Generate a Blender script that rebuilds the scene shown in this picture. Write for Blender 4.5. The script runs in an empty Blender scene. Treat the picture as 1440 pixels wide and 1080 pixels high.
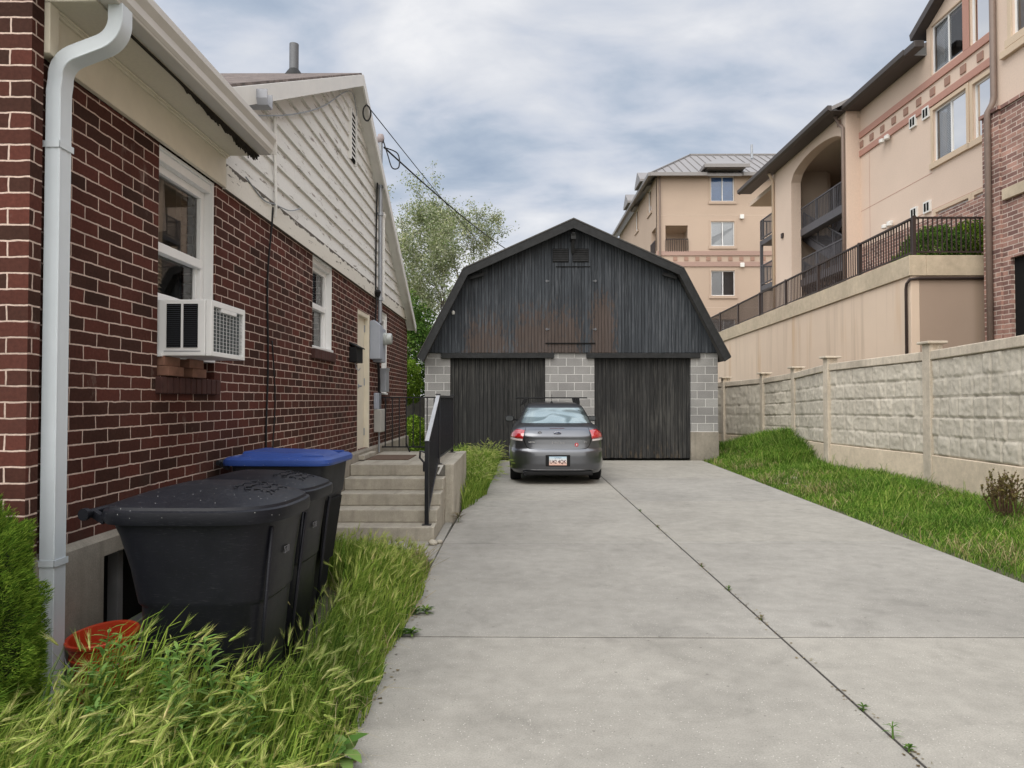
import bpy, bmesh, math, random
import numpy as np
from mathutils import Vector, Matrix, noise as mnoise
random.seed(7); rng = np.random.default_rng(11)
S = bpy.context.scene; COL = S.collection
R = math.radians
# ---------------------------------------------------------------- camera
cd = bpy.data.cameras.new('camera'); cam = bpy.data.objects.new('camera', cd); COL.objects.link(cam)
cd.sensor_width = 36; cd.lens = 25.0; cd.clip_end = 1500; cd.clip_start = .02
cam.location = (0, 0, 1.5); cam.rotation_euler = (R(90 + 1.26), 0, R(.29)); S.camera = cam
# ---------------------------------------------------------------- sky, sun, exposure
SUN_EL, SUN_AZ = R(56), R(222)          # azimuth clockwise from +Y: from the left, a little behind
W_ = bpy.data.worlds.new('World'); S.world = W_; W_.use_nodes = True
GLOW = (math.sin(R(188))*math.cos(R(38)), math.cos(R(188))*math.cos(R(38)), math.sin(R(38)))
def sky_world():
    t = W_.node_tree; t.nodes.clear(); N = t.nodes.new; L = t.links.new
    def mth(op, a, b=None):
        n = N('ShaderNodeMath'); n.operation = op
        for i, v in enumerate((a, b)):
            if v is None: continue
            if isinstance(v, (int, float)): n.inputs[i].default_value = v
            else: L(v, n.inputs[i])
        return n.outputs[0]
    out = N('ShaderNodeOutputWorld'); sky = N('ShaderNodeTexSky'); sky.sky_type = 'NISHITA'
    sky.sun_disc = False; sky.sun_elevation = SUN_EL; sky.sun_rotation = SUN_AZ
    b1 = N('ShaderNodeBackground'); b1.inputs[1].default_value = .10; L(sky.outputs[0], b1.inputs[0])
    tc = N('ShaderNodeTexCoord'); sp = N('ShaderNodeSeparateXYZ'); L(tc.outputs['Generated'], sp.inputs[0])
    dz = mth('ADD', mth('MAXIMUM', sp.outputs[2], 0.0), .30)
    cb = N('ShaderNodeCombineXYZ'); L(mth('DIVIDE', sp.outputs[0], dz), cb.inputs[0]); L(mth('DIVIDE', sp.outputs[1], dz), cb.inputs[1])
    mp = N('ShaderNodeMapping'); mp.inputs['Location'].default_value = (3.35, 1.9, 0); mp.inputs['Scale'].default_value = (.85, 1.3, 1); mp.inputs['Rotation'].default_value = (0, 0, .35)
    L(cb.outputs[0], mp.inputs[0])
    def nz(scale, det, ro, dist):
        n = N('ShaderNodeTexNoise'); n.inputs['Scale'].default_value = scale; n.inputs['Detail'].default_value = det
        n.inputs['Roughness'].default_value = ro; n.inputs['Distortion'].default_value = dist; L(mp.outputs[0], n.inputs[0]); return n.outputs[0]
    big = nz(1.7, 3, .5, .1); mid = nz(4.2, 7, .53, .25)
    v = mth('ADD', mth('MULTIPLY', big, .56), mth('MULTIPLY', mid, .50))
    hz = mth('SUBTRACT', 1.0, mth('MULTIPLY', sp.outputs[2], 3.1))      # paler cloud low down near the horizon
    v = mth('ADD', v, mth('MULTIPLY', mth('MAXIMUM', hz, 0), .30))
    r = N('ShaderNodeValToRGB'); L(v, r.inputs[0]); e = r.color_ramp.elements
    for p, c in ((.40, (.245, .30, .385)), (.465, (.32, .37, .445)), (.53, (.425, .455, .515)), (.60, (.51, .525, .56)), (.70, (.64, .64, .65))):
        k = e.new(p); k.color = (*c, 1)
    e.remove(e[0]); e.remove(e[-1])
    b2 = N('ShaderNodeBackground'); b2.inputs[1].default_value = 1.0; L(r.outputs[0], b2.inputs[0])
    # an overcast sky is two to three times as bright overhead as it is low down
    # plus a warm glow lobe added behind the camera to brighten the walls
    z1 = mth('MINIMUM', mth('MULTIPLY', mth('MAXIMUM', mth('SUBTRACT', sp.outputs[2], .50), 0.0), 4.0), 1.1)
    dt = N('ShaderNodeVectorMath'); dt.operation = 'DOT_PRODUCT'; L(tc.outputs['Generated'], dt.inputs[0]); dt.inputs[1].default_value = GLOW
    gl = mth('MULTIPLY', mth('POWER', mth('MAXIMUM', dt.outputs['Value'], 0.0), 1.5), 1.25)
    L(mth('ADD', 1.0, z1), b2.inputs[1])
    b3 = N('ShaderNodeBackground'); b3.inputs[0].default_value = (1, .94, .83, 1); L(gl, b3.inputs[1])
    mx = N('ShaderNodeMixShader'); mx.inputs[0].default_value = .93
    L(b1.outputs[0], mx.inputs[1]); L(b2.outputs[0], mx.inputs[2]); ad = N('ShaderNodeAddShader'); L(mx.outputs[0], ad.inputs[0]); L(b3.outputs[0], ad.inputs[1]); L(ad.outputs[0], out.inputs[0])
sky_world()
sd = bpy.data.lights.new('sun', 'SUN'); sun = bpy.data.objects.new('sun', sd); COL.objects.link(sun)
sd.energy = 1.0; sd.angle = R(38); sd.color = (1, .95, .88)
sdir = Vector((math.sin(SUN_AZ)*math.cos(SUN_EL), math.cos(SUN_AZ)*math.cos(SUN_EL), math.sin(SUN_EL)))
sun.rotation_euler = sdir.to_track_quat('Z', 'Y').to_euler()
S.view_settings.view_transform = 'Standard'; S.view_settings.look = 'None'; S.view_settings.exposure = 0.55; S.view_settings.gamma = 1
S.render.engine = 'CYCLES'
try:
    S.cycles.use_denoising = True; S.cycles.max_bounces = 6; S.cycles.transparent_max_bounces = 12
except Exception: pass

# ---------------------------------------------------------------- helpers
WL = {}
def thing(name, label, cat, loc=(0, 0, 0), rotz=0, group=None):
    o = bpy.data.objects.new(name, None); COL.objects.link(o); o.location = loc; o.rotation_euler = (0, 0, rotz)
    o.empty_display_size = .2; o['label'] = label; o['category'] = cat
    if group: o['group'] = group
    WL[o.name] = Vector(loc); return o
def tag(o, label, cat, group=None, kind=None):
    if label: o['label'] = label
    if cat: o['category'] = cat
    if group: o['group'] = group
    if kind: o['kind'] = kind
    return o
def dup(root, loc, rotz=None, label=None):
    def cp(o, par):
        c = o.copy(); COL.objects.link(c)
        if par is not None: c.parent = par
        for ch in o.children: cp(ch, c)
        return c
    r = cp(root, None); r.location = loc
    if rotz is not None: r.rotation_euler = (0, 0, rotz)
    if label: r['label'] = label
    return r
class MB:
    def __init__(s): s.v = []; s.f = []; s.m = []; s.k = 0
    def add(s, vs, fs):
        b = len(s.v); s.v += [tuple(x) for x in vs]
        for f in fs: s.f.append([b + i for i in f]); s.m.append(s.k)
        return s
    def box(s, x0, x1, y0, y1, z0, z1, fr=None):
        if fr is None: P = [(x, y, z) for z in (z0, z1) for y in (y0, y1) for x in (x0, x1)]
        else: P = [fr.p(x, z, y) for z in (z0, z1) for y in (y0, y1) for x in (x0, x1)]
        return s.add(P, [(0, 2, 3, 1), (4, 5, 7, 6), (0, 1, 5, 4), (2, 6, 7, 3), (0, 4, 6, 2), (1, 3, 7, 5)])
    def bar(s, a, b, w, h=None, up=(0, 0, 1)):
        h = h or w; a = Vector(a); b = Vector(b); d = (b - a).normalized(); u = Vector(up)
        if abs(d.dot(u)) > .98: u = Vector((0, 1, 0))
        x = d.cross(u).normalized(); z = x.cross(d).normalized(); P = []
        for q in (a, b):
            for i, j in ((-1, -1), (1, -1), (1, 1), (-1, 1)): P.append(q + x*(i*w/2) + z*(j*h/2))
        return s.add(P, [(0, 1, 2, 3), (7, 6, 5, 4), (0, 4, 5, 1), (1, 5, 6, 2), (2, 6, 7, 3), (3, 7, 4, 0)])
    def tube(s, pts, r, n=8, caps=True):
        pts = [Vector(p) for p in pts]; rs = r if isinstance(r, (list, tuple)) else [r]*len(pts); P = []; F = []
        prev = None
        for i, p in enumerate(pts):
            d = (pts[min(i+1, len(pts)-1)] - pts[max(i-1, 0)]).normalized()
            if prev is None:
                u = Vector((0, 0, 1)) if abs(d.z) < .9 else Vector((1, 0, 0)); x = d.cross(u).normalized()
            else: x = (prev - d*prev.dot(d)).normalized()
            prev = x; y = d.cross(x)
            for k in range(n): P.append(p + (x*math.cos(2*math.pi*k/n) + y*math.sin(2*math.pi*k/n))*rs[i])
        for i in range(len(pts)-1):
            for k in range(n): F.append((i*n+k, i*n+(k+1) % n, (i+1)*n+(k+1) % n, (i+1)*n+k))
        if caps: F.append(tuple(range(n))[::-1]); F.append(tuple((len(pts)-1)*n+k for k in range(n)))
        return s.add(P, F)
    def prism(s, poly, f0, f1):
        """poly of 2-D points; f0/f1 map a 2-D point to 3-D for the two faces"""
        n = len(poly); P = [f0(*q) for q in poly] + [f1(*q) for q in poly]
        return s.add(P, [tuple(range(n))[::-1], tuple(range(n, 2*n))] + [(i, (i+1) % n, n+(i+1) % n, n+i) for i in range(n)])
    def rings(s, rs, close0=True, close1=True):
        n = len(rs[0]); P = [q for r in rs for q in r]; F = []
        for i in range(len(rs)-1):
            for k in range(n): F.append((i*n+k, i*n+(k+1) % n, (i+1)*n+(k+1) % n, (i+1)*n+k))
        if close0: F.append(tuple(range(n))[::-1])
        if close1: F.append(tuple((len(rs)-1)*n+k for k in range(n)))
        return s.add(P, F)
    def lathe(s, c, prof, n=24, axis='z'):
        rs = []
        for r, h in prof:
            ring = []
            for k in range(n):
                a = 2*math.pi*k/n; p = (r*math.cos(a), r*math.sin(a), h)
                if axis == 'x': p = (p[2], p[0], p[1])
                if axis == 'y': p = (p[0], p[2], p[1])
                ring.append((c[0]+p[0], c[1]+p[1], c[2]+p[2]))
            rs.append(ring)
        return s.rings(rs)
    def build(s, name, mats, parent=None, bevel=0, smooth=False, seg=2, recalc=True):
        me = bpy.data.meshes.new(name); off = WL.get(parent.name, Vector()) if parent else Vector()
        if parent and parent.parent: off = WL.get(parent.name, Vector())
        me.from_pydata([(v[0]-off.x, v[1]-off.y, v[2]-off.z) for v in s.v], [], s.f); me.update()
        o = bpy.data.objects.new(name, me); COL.objects.link(o)
        for m in (mats if isinstance(mats, (list, tuple)) else [mats]): me.materials.append(m)
        if any(s.m): me.polygons.foreach_set('material_index', s.m)
        if recalc:
            bm = bmesh.new(); bm.from_mesh(me); bmesh.ops.recalc_face_normals(bm, faces=bm.faces); bm.to_mesh(me); bm.free()
        if smooth:
            me.polygons.foreach_set('use_smooth', [True]*len(me.polygons))
            if smooth != 1:
                try: me.set_sharp_from_angle(angle=R(smooth))
                except Exception: pass
        if bevel:
            b = o.modifiers.new('bevel', 'BEVEL'); b.width = bevel; b.segments = seg; b.limit_method = 'ANGLE'; b.angle_limit = R(40)
        if parent: o.parent = parent; WL[o.name] = off
        else: WL[o.name] = Vector()
        return o
def bx(*a, fr=None): return MB().box(*a, fr=fr)
class Frame:                       # a = along the wall, z = up, out = outwards
    def __init__(s, O, A, N): s.O = Vector(O); s.A = Vector(A); s.N = Vector(N)
    def p(s, a, z, out=0): q = s.O + s.A*a + s.N*out; return (q.x, q.y, q.z + z)
def wall_holes(mb, fr, a0, a1, z0, z1, holes, th=.22, top=None, back=True):
    """wall sheet with rectangular openings: front, back, reveals, ends"""
    As = sorted({a0, a1, *[h[0] for h in holes], *[h[1] for h in holes]}); Zs = sorted({z0, z1, *[h[2] for h in holes], *[h[3] for h in holes]})
    for i in range(len(As)-1):
        for j in range(len(Zs)-1):
            ca, cz = (As[i]+As[i+1])/2, (Zs[j]+Zs[j+1])/2
            if any(h[0] < ca < h[1] and h[2] < cz < h[3] for h in holes): continue
            A, B, C, D = As[i], As[i+1], Zs[j], Zs[j+1]
            mb.add([fr.p(A, C), fr.p(B, C), fr.p(B, D), fr.p(A, D)], [(0, 1, 2, 3)])
            if back: mb.add([fr.p(A, C, -th), fr.p(B, C, -th), fr.p(B, D, -th), fr.p(A, D, -th)], [(3, 2, 1, 0)])
    for h in list(holes):
        A, B, C, D = h[:4]
        for (p, q) in (((A, C), (B, C)), ((B, C), (B, D)), ((B, D), (A, D)), ((A, D), (A, C))):
            mb.add([fr.p(*p), fr.p(*q), fr.p(*q, -th), fr.p(*p, -th)], [(0, 1, 2, 3)])
    for (p, q) in (((a0, z0), (a1, z0)), ((a1, z0), (a1, z1)), ((a1, z1), (a0, z1)), ((a0, z1), (a0, z0))):
        mb.add([fr.p(*p), fr.p(*q), fr.p(*q, -th), fr.p(*p, -th)], [(0, 1, 2, 3)])
    return mb
def np_mesh(name, V, quads=None, tris=None, mats=(), midx=None, parent=None, smooth=False):
    V = np.asarray(V, dtype=np.float32).reshape(-1, 3); me = bpy.data.meshes.new(name)
    q = np.zeros((0, 4), int) if quads is None else np.asarray(quads).reshape(-1, 4); t = np.zeros((0, 3), int) if tris is None else np.asarray(tris).reshape(-1, 3)
    me.vertices.add(len(V)); me.vertices.foreach_set('co', V.ravel())
    nl = q.size + t.size; me.loops.add(nl); me.loops.foreach_set('vertex_index', np.concatenate([q.ravel(), t.ravel()]).astype(np.int32))
    st = np.concatenate([np.arange(len(q))*4, q.size + np.arange(len(t))*3]).astype(np.int32)
    me.polygons.add(len(st)); me.polygons.foreach_set('loop_start', st)
    try: me.polygons.foreach_set('loop_total', np.concatenate([np.full(len(q), 4), np.full(len(t), 3)]).astype(np.int32))
    except Exception: pass
    for m in mats: me.materials.append(m)
    if midx is not None: me.polygons.foreach_set('material_index', np.asarray(midx, dtype=np.int32))
    if smooth: me.polygons.foreach_set('use_smooth', np.ones(len(st), dtype=bool))
    me.update(calc_edges=True); me.validate()
    o = bpy.data.objects.new(name, me); COL.objects.link(o); WL[o.name] = Vector()
    if parent:
        o.parent = parent; off = WL.get(parent.name, Vector()); WL[o.name] = off
        if off.length: me.transform(Matrix.Translation(-off))
    return o
def text(name, body, size, loc, rot, m, parent=None, ext=.002, align='CENTER', sx=1, bold=0):
    c = bpy.data.curves.new(name, 'FONT'); c.body = body; c.size = size; c.extrude = ext; c.align_x = align; c.align_y = 'CENTER'; c.offset = bold
    t = bpy.data.objects.new(name, c); COL.objects.link(t); dg = bpy.context.evaluated_depsgraph_get()
    me = bpy.data.meshes.new_from_object(t.evaluated_get(dg)); bpy.data.objects.remove(t)
    off = WL.get(parent.name, Vector()) if parent else Vector()
    me.transform(Matrix.Translation(Vector(loc)-off) @ rot.to_matrix().to_4x4() @ Matrix.Diagonal((sx, 1, 1, 1))); me.materials.clear(); me.materials.append(m)
    o = bpy.data.objects.new(name, me); COL.objects.link(o); WL[o.name] = off
    if parent: o.parent = parent
    return o
from mathutils import Euler
# ---------------------------------------------------------------- materials
class NT:
    def __init__(s, name):
        s.m = bpy.data.materials.new(name); s.m.use_nodes = True; s.t = s.m.node_tree; s.t.nodes.clear()
        s.out = s.N('ShaderNodeOutputMaterial'); s.b = s.N('ShaderNodeBsdfPrincipled'); s.L(s.b.outputs[0], s.out.inputs[0])
    def N(s, t): return s.t.nodes.new(t)
    def L(s, a, b): s.t.links.new(a, b)
    def put(s, inp, v):
        if hasattr(v, 'is_output'): s.L(v, inp)
        elif isinstance(v, (tuple, list)) and len(v) == 3 and inp.type == 'RGBA': inp.default_value = (*v, 1)
        else: inp.default_value = v
    def set(s, **k):
        for a, v in k.items(): s.put(s.b.inputs[a.replace('_', ' ')], v)
        return s
    def math(s, op, a, b=0.0, clamp=False):
        n = s.N('ShaderNodeMath'); n.operation = op; n.use_clamp = clamp; s.put(n.inputs[0], a); s.put(n.inputs[1], b); return n.outputs[0]
    def pos(s): return s.N('ShaderNodeNewGeometry').outputs['Position']
    def obj(s): return s.N('ShaderNodeTexCoord').outputs['Object']
    def sep(s, v): n = s.N('ShaderNodeSeparateXYZ'); s.L(v, n.inputs[0]); return n.outputs
    def comb(s, x=0.0, y=0.0, z=0.0):
        n = s.N('ShaderNodeCombineXYZ')
        for i, v in enumerate((x, y, z)): s.put(n.inputs[i], v)
        return n.outputs[0]
    def scale(s, v, sc): n = s.N('ShaderNodeMapping'); s.L(v, n.inputs[0]); n.inputs['Scale'].default_value = sc; return n.outputs[0]
    def noise(s, v, scale=5, det=4, ro=.55, dist=0):
        n = s.N('ShaderNodeTexNoise'); s.L(v, n.inputs[0]); n.inputs['Scale'].default_value = scale; n.inputs['Detail'].default_value = det
        n.inputs['Roughness'].default_value = ro; n.inputs['Distortion'].default_value = dist; return n.outputs[0]
    def white(s, v): n = s.N('ShaderNodeTexWhiteNoise'); n.noise_dimensions = '3D'; s.L(v, n.inputs['Vector']); return n.outputs[0]
    def voro(s, v, scale, feat='F1', rnd=1): n = s.N('ShaderNodeTexVoronoi'); n.feature = feat; s.L(v, n.inputs['Vector']); n.inputs['Scale'].default_value = scale; n.inputs['Randomness'].default_value = rnd; return n.outputs
    def ramp(s, f, *st):
        n = s.N('ShaderNodeValToRGB'); s.L(f, n.inputs[0]); e = n.color_ramp.elements
        for p, c in st:
            k = e.new(min(.998, max(.002, p))); k.color = (*c, 1) if isinstance(c, (tuple, list)) else (c, c, c, 1)
        e.remove(e[0]); e.remove(e[-1]); return n.outputs[0]
    def mix(s, f, a, b, mode='MIX'):
        n = s.N('ShaderNodeMix'); n.data_type = 'RGBA'; n.blend_type = mode; s.put(n.inputs[0], f); s.put(n.inputs[6], a); s.put(n.inputs[7], b); return n.outputs[2]
    def bump(s, h, strength=.3, dist=.01, nrm=None):
        n = s.N('ShaderNodeBump'); n.inputs['Strength'].default_value = strength; n.inputs['Distance'].default_value = dist; s.L(h, n.inputs['Height'])
        if nrm is not None: s.L(nrm, n.inputs['Normal'])
        return n.outputs[0]
    def island(s): return s.N('ShaderNodeNewGeometry').outputs['Random Per Island']
    def wallvec(s):
        """position unrolled onto the face's own plane: (along, up)"""
        g = s.N('ShaderNodeNewGeometry'); p = s.sep(g.outputs['Position']); n = s.sep(g.outputs['True Normal'])
        fx = s.math('GREATER_THAN', s.math('ABSOLUTE', n[0]), .5); fz = s.math('GREATER_THAN', s.math('ABSOLUTE', n[2]), .6)
        a = s.math('ADD', s.math('MULTIPLY', p[1], fx), s.math('MULTIPLY', p[0], s.math('SUBTRACT', 1.0, fx)))
        up = s.math('ADD', s.math('MULTIPLY', p[2], s.math('SUBTRACT', 1.0, fz)), s.math('MULTIPLY', p[1], fz))
        return s.comb(a, up, 0.0), a, up
def plain(name, c, ro=.6, metal=0, var=.12, sc=6, bump=.0, bsc=40, spec=.25, coat=0):
    t = NT(name); p = t.obj(); n = t.noise(p, sc, 5, .6)
    t.set(Base_Color=t.mix(n, tuple(x*(1-var*1.6) for x in c), tuple(min(1, x*(1+var)) for x in c)), Roughness=t.math('ADD', t.math('MULTIPLY', n, .2), ro-.1), Metallic=metal, Specular_IOR_Level=spec, Coat_Weight=coat)
    if bump: t.set(Normal=t.bump(t.noise(p, bsc, 3), bump, .004))
    return t.m
def brickmat(name, c1, c2, mortar, bw, rh, ms, off=.5, dirt=None, bumpd=.006, grain=True, shift=(0, 0), grime=0, tone=(.75, 1.2)):
    t = NT(name); v, a, up = t.wallvec(); mp = t.N('ShaderNodeMapping'); t.L(v, mp.inputs[0]); mp.inputs['Location'].default_value = (shift[0], shift[1], 0)
    w = t.noise(v, 9, 2); wob = t.N('ShaderNodeVectorMath'); wob.operation = 'ADD'; t.L(mp.outputs[0], wob.inputs[0])
    t.L(t.comb(t.math('MULTIPLY', t.math('SUBTRACT', w, .5), .016), t.math('MULTIPLY', t.math('SUBTRACT', t.noise(v, 14, 3), .5), .012)), wob.inputs[1])
    b = t.N('ShaderNodeTexBrick'); t.L(wob.outputs[0], b.inputs['Vector']); b.offset = off
    for k, x in (('Scale', 1), ('Brick Width', bw), ('Row Height', rh), ('Mortar Size', ms), ('Mortar Smooth', .25), ('Bias', 0)): b.inputs[k].default_value = x
    b.inputs['Color1'].default_value = (*c1, 1); b.inputs['Color2'].default_value = (*c2, 1); b.inputs['Mortar'].default_value = (*mortar, 1)
    n1 = t.noise(v, 2.2, 4); n2 = t.noise(v, 60, 4)
    c = t.mix(1.0, b.outputs[0], t.ramp(n1, (.3, (tone[0],)*3), (.7, (tone[1],)*3)), 'MULTIPLY')
    c = t.mix(1.0, c, t.ramp(n2, (.25, (.78,)*3), (.75, (1.18,)*3)), 'MULTIPLY')
    if dirt: c = t.mix(t.ramp(t.noise(v, 1.1, 6, .65), (.50, 0.0), (.72, .55)), c, dirt)
    if grime:   # soil splash and damp low on the wall, in ragged tongues
        c = t.mix(t.ramp(t.math('ADD', t.noise(t.comb(t.math('MULTIPLY', a, 2.6), t.math('MULTIPLY', up, .9)), 1, 6, .7), t.math('MULTIPLY', t.math('SUBTRACT', grime, up), .42)), (.52, 0.0), (.78, .6)), c, (.055, .042, .034))
        c = t.mix(t.ramp(t.noise(t.comb(t.math('MULTIPLY', a, 3.4), t.math('MULTIPLY', up, 1.6), 3.0), 1, 7, .72), (.60, 0.0), (.74, .38)), c, (.40, .33, .29))
    h = t.math('SUBTRACT', t.math('MULTIPLY', n2, .18), b.outputs[1])
    if grain: h = t.math('ADD', h, t.math('MULTIPLY', t.noise(t.scale(v, (1, .1, 1)), 120, 2), .16))
    t.set(Base_Color=c, Roughness=.85, Normal=t.bump(h, .9, bumpd), Specular_IOR_Level=.1); return t.m
M = {}
M['brick'] = brickmat('red_brick', (.108, .036, .027), (.044, .0225, .017), (.58, .45, .385), .213, .0677, .0044, dirt=(.05, .027, .023), grime=1.15)
M['sill_brick'] = plain('dark_sill_brick', (.075, .035, .03), .85, var=.4, sc=14, bump=.5)
M['loose_brick'] = plain('loose_brick', (.25, .13, .09), .85, var=.35, sc=14, bump=.4)
M['apt_brick'] = brickmat('mottled_brick', (.44, .26, .21), (.17, .10, .09), (.60, .50, .43), .30, .098, .010)
M['cmu'] = brickmat('grey_block', (.315, .31, .30), (.235, .23, .225), (.64, .63, .61), .4064, .2032, .0065, grain=False, shift=(.16, .105), tone=(.9, 1.1))
def concrete(name, c, stain=.35, sc=1.0, speck=True, streak=False, slabs=False, stk=.5):
    t = NT(name); p = t.pos(); n1 = t.noise(p, .7*sc, 6, .62, .4); n2 = t.noise(p, 7*sc, 5, .65); n3 = t.noise(p, 120, 3, .7)
    k = t.mix(1.0, t.ramp(n1, (.28, tuple(x*(1-stain) for x in c)), (.52, c), (.75, tuple(min(1, x*1.13) for x in c))), t.ramp(n2, (.25, .84), (.75, 1.1)), 'MULTIPLY')
    k = t.mix(1.0, k, t.ramp(n3, (.3, .80), (.7, 1.14)), 'MULTIPLY')
    if slabs:   # each pour has its own tone, with drips and soft dark stains
        q = t.sep(p); sl = t.white(t.comb(t.math('GREATER_THAN', q[0], 1.675), t.math('FLOOR', t.math('DIVIDE', t.math('SUBTRACT', q[1], 1.52), 3.03)), 1.0))
        k = t.mix(1.0, k, t.ramp(sl, (0, (.95, .95, .96)), (1, (1.04, 1.03, 1.01))), 'MULTIPLY'); s3 = t.noise(p, 1.7, 7, .7, 1.0); k = t.mix(1.0, k, t.ramp(s3, (.30, .84), (.46, 1.0), (.62, 1.0), (.78, 1.08)), 'MULTIPLY')
        vo = t.voro(p, 1.3)[0]; k = t.mix(t.math('MULTIPLY', t.ramp(t.math('ADD', vo, t.math('MULTIPLY', n2, .12)), (.10, 1.0), (.17, 0.0)), .28), k, (.12, .11, .10)); vo = t.voro(p, 6)[0]; k = t.mix(t.math('MULTIPLY', t.math('LESS_THAN', vo, .05), .5), k, (.10, .09, .08))
    if speck:
        vo = t.voro(p, 42)[0]; k = t.mix(t.math('MULTIPLY', t.math('LESS_THAN', vo, .13), t.math('GREATER_THAN', t.noise(p, 3, 2), .47)), k, tuple(min(1, x*1.5) for x in c))
        vo = t.voro(p, 23)[0]; k = t.mix(t.math('LESS_THAN', vo, .06), k, tuple(x*.45 for x in c))
    if streak:
        v, a, up = t.wallvec(); st = t.noise(t.comb(t.math('MULTIPLY', a, 9.0), t.math('MULTIPLY', up, .5)), 1, 4, .6)
        k = t.mix(t.ramp(st, (.5, 0.0), (.72, stk)), k, tuple(x*.5 for x in c))
    t.set(Base_Color=k, Roughness=.88, Normal=t.bump(n3, .35, .003, t.bump(n2, .2, .01)), Specular_IOR_Level=.15); return t.m
M['drive'] = concrete('driveway_concrete', (.305, .292, .263), .17, slabs=True)
M['step'] = concrete('step_concrete', (.42, .385, .32), .3, 2, False, True)
M['found'] = concrete('foundation_concrete', (.30, .27, .225), .35, 2, False, True)
M['cap'] = concrete('cap_concrete', (.55, .46, .34), .2, 1, False)
def peeling(name, c, wood, amt=.60, zedge=None):
    t = NT(name); v, a, up = t.wallvec(); s1 = t.noise(t.comb(t.math('MULTIPLY', a, 3.0), t.math('MULTIPLY', up, 16.0)), 1, 8, .72, .3); s2 = t.noise(v, 45, 3)
    f = t.ramp(s1, (amt, 0.0), (amt+.02, 1.0))
    if zedge: f = t.math('MAXIMUM', f, t.math('GREATER_THAN', t.math('ADD', up, t.math('MULTIPLY', t.noise(t.comb(t.math('MULTIPLY', a, 4.5), up), 1, 6, .7), .16)), zedge))
    c0 = t.mix(t.noise(v, 1.8, 5), tuple(x*.86 for x in c), c); c0 = t.mix(t.ramp(s2, (.35, .14), (.6, 0.0)), c0, tuple(x*.6 for x in c))
    t.set(Base_Color=t.mix(f, c0, t.mix(s2, tuple(x*.5 for x in wood), wood)), Roughness=.7, Normal=t.bump(t.math('SUBTRACT', s2, t.math('MULTIPLY', f, 1.5)), .4, .004)); return t.m
M['siding'] = peeling('peeling_siding', (.76, .75, .715), (.36, .32, .285), .594)
M['frieze'] = peeling('peeling_frieze', (.74, .71, .64), (.13, .11, .09), .61, 3.232)
M['soffit'] = peeling('soffit_cream', (.66, .615, .51), (.3, .26, .2), .74)
M['rot'] = plain('rotten_wood', (.035, .028, .02), .95, var=.6, sc=25, bump=1, bsc=60)
M['cream'] = plain('cream_paint', (.67, .615, .50), .6, var=.1)
M['white'] = plain('white_paint', (.74, .73, .70), .45, var=.08)
M['vinyl'] = plain('white_vinyl', (.78, .78, .77), .35, var=.05)
M['downspout'] = plain('pale_blue_white_metal', (.62, .67, .71), .35, var=.06)
M['gutter'] = plain('gutter_metal', (.60, .575, .54), .4, var=.08)
M['grey_gutter'] = plain('grey_gutter', (.33, .34, .37), .4, var=.1)
def wood_dark(name, c, worn, bw, xoff, warm=None, mask=None):
    t = NT(name); p = t.sep(t.pos()); i = t.math('FLOOR', t.math('DIVIDE', t.math('SUBTRACT', p[0], xoff), bw)); rnd = t.white(t.comb(i, 3.0, 1.0))
    g = t.noise(t.comb(t.math('MULTIPLY', p[0], 55.0), t.math('MULTIPLY', p[2], 1.6), rnd), 1, 5, .65, .2); g2 = t.noise(t.comb(t.math('MULTIPLY', p[0], 18.0), t.math('MULTIPLY', p[2], 4.0), 2.0), 1, 6, .7)
    k = t.mix(rnd, tuple(x*.80 for x in c), tuple(x*1.2 for x in c)); k = t.mix(1.0, k, t.ramp(g, (.3, .7), (.7, 1.25)), 'MULTIPLY')
    big = t.noise(t.comb(t.math('MULTIPLY', p[0], .9), t.math('MULTIPLY', p[2], .6), 1.0), 1, 4, .6)
    f = t.math('MULTIPLY', t.ramp(t.math('ADD', g, t.math('MULTIPLY', big, .55)), (.78, 0.0), (1.0, .65)), 1.0)
    k = t.mix(f, k, worn)
    if mask:     # patches where the paint has worn off the boards
        tot = None
        for x0, x1, z0, z1, s in mask:
            e = t.math('MULTIPLY', t.math('MULTIPLY', t.math('MULTIPLY', t.math('SUBTRACT', p[0], x0), 3.0, True), t.math('MULTIPLY', t.math('SUBTRACT', x1, p[0]), 2.6, True), True), t.math('MULTIPLY', t.math('MULTIPLY', t.math('SUBTRACT', p[2], z0), 6.0, True), t.math('MULTIPLY', t.math('SUBTRACT', z1, p[2]), 1.1, True), True), True)
            e = t.math('MULTIPLY', e, s); tot = e if tot is None else t.math('MAXIMUM', tot, e)
        fm = t.ramp(t.math('ADD', t.math('MULTIPLY', g2, 1.0), t.math('MULTIPLY', tot, .36)), (.58, 0.0), (.70, .8))
        k = t.mix(t.math('MULTIPLY', fm, t.math('GREATER_THAN', tot, .02)), k, t.mix(g, tuple(x*.55 for x in warm), tuple(x*1.5 for x in warm)))
    t.set(Base_Color=k, Roughness=.85, Normal=t.bump(g, .5, .004), Specular_IOR_Level=.12); return t.m
M['barn'] = wood_dark('black_barn_boards', (.050, .056, .064), (.13, .138, .15), .0829, -2.26, (.088, .066, .056), ((-1.4, .0, 2.3, 3.9, .66), (-.2, 1.8, 2.3, 4.1, .74), (1.75, 2.6, 2.4, 4.4, 1.05)))
M['bdoor'] = wood_dark('black_door_boards', (.036, .036, .036), (.10, .096, .088), .10, -1.63, (.11, .085, .06), ((-1.7, 4.4, -.2, .5, .45),))
M['btrim'] = plain('black_trim', (.028, .029, .030), .7, var=.5, sc=9, bump=.5)
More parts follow.
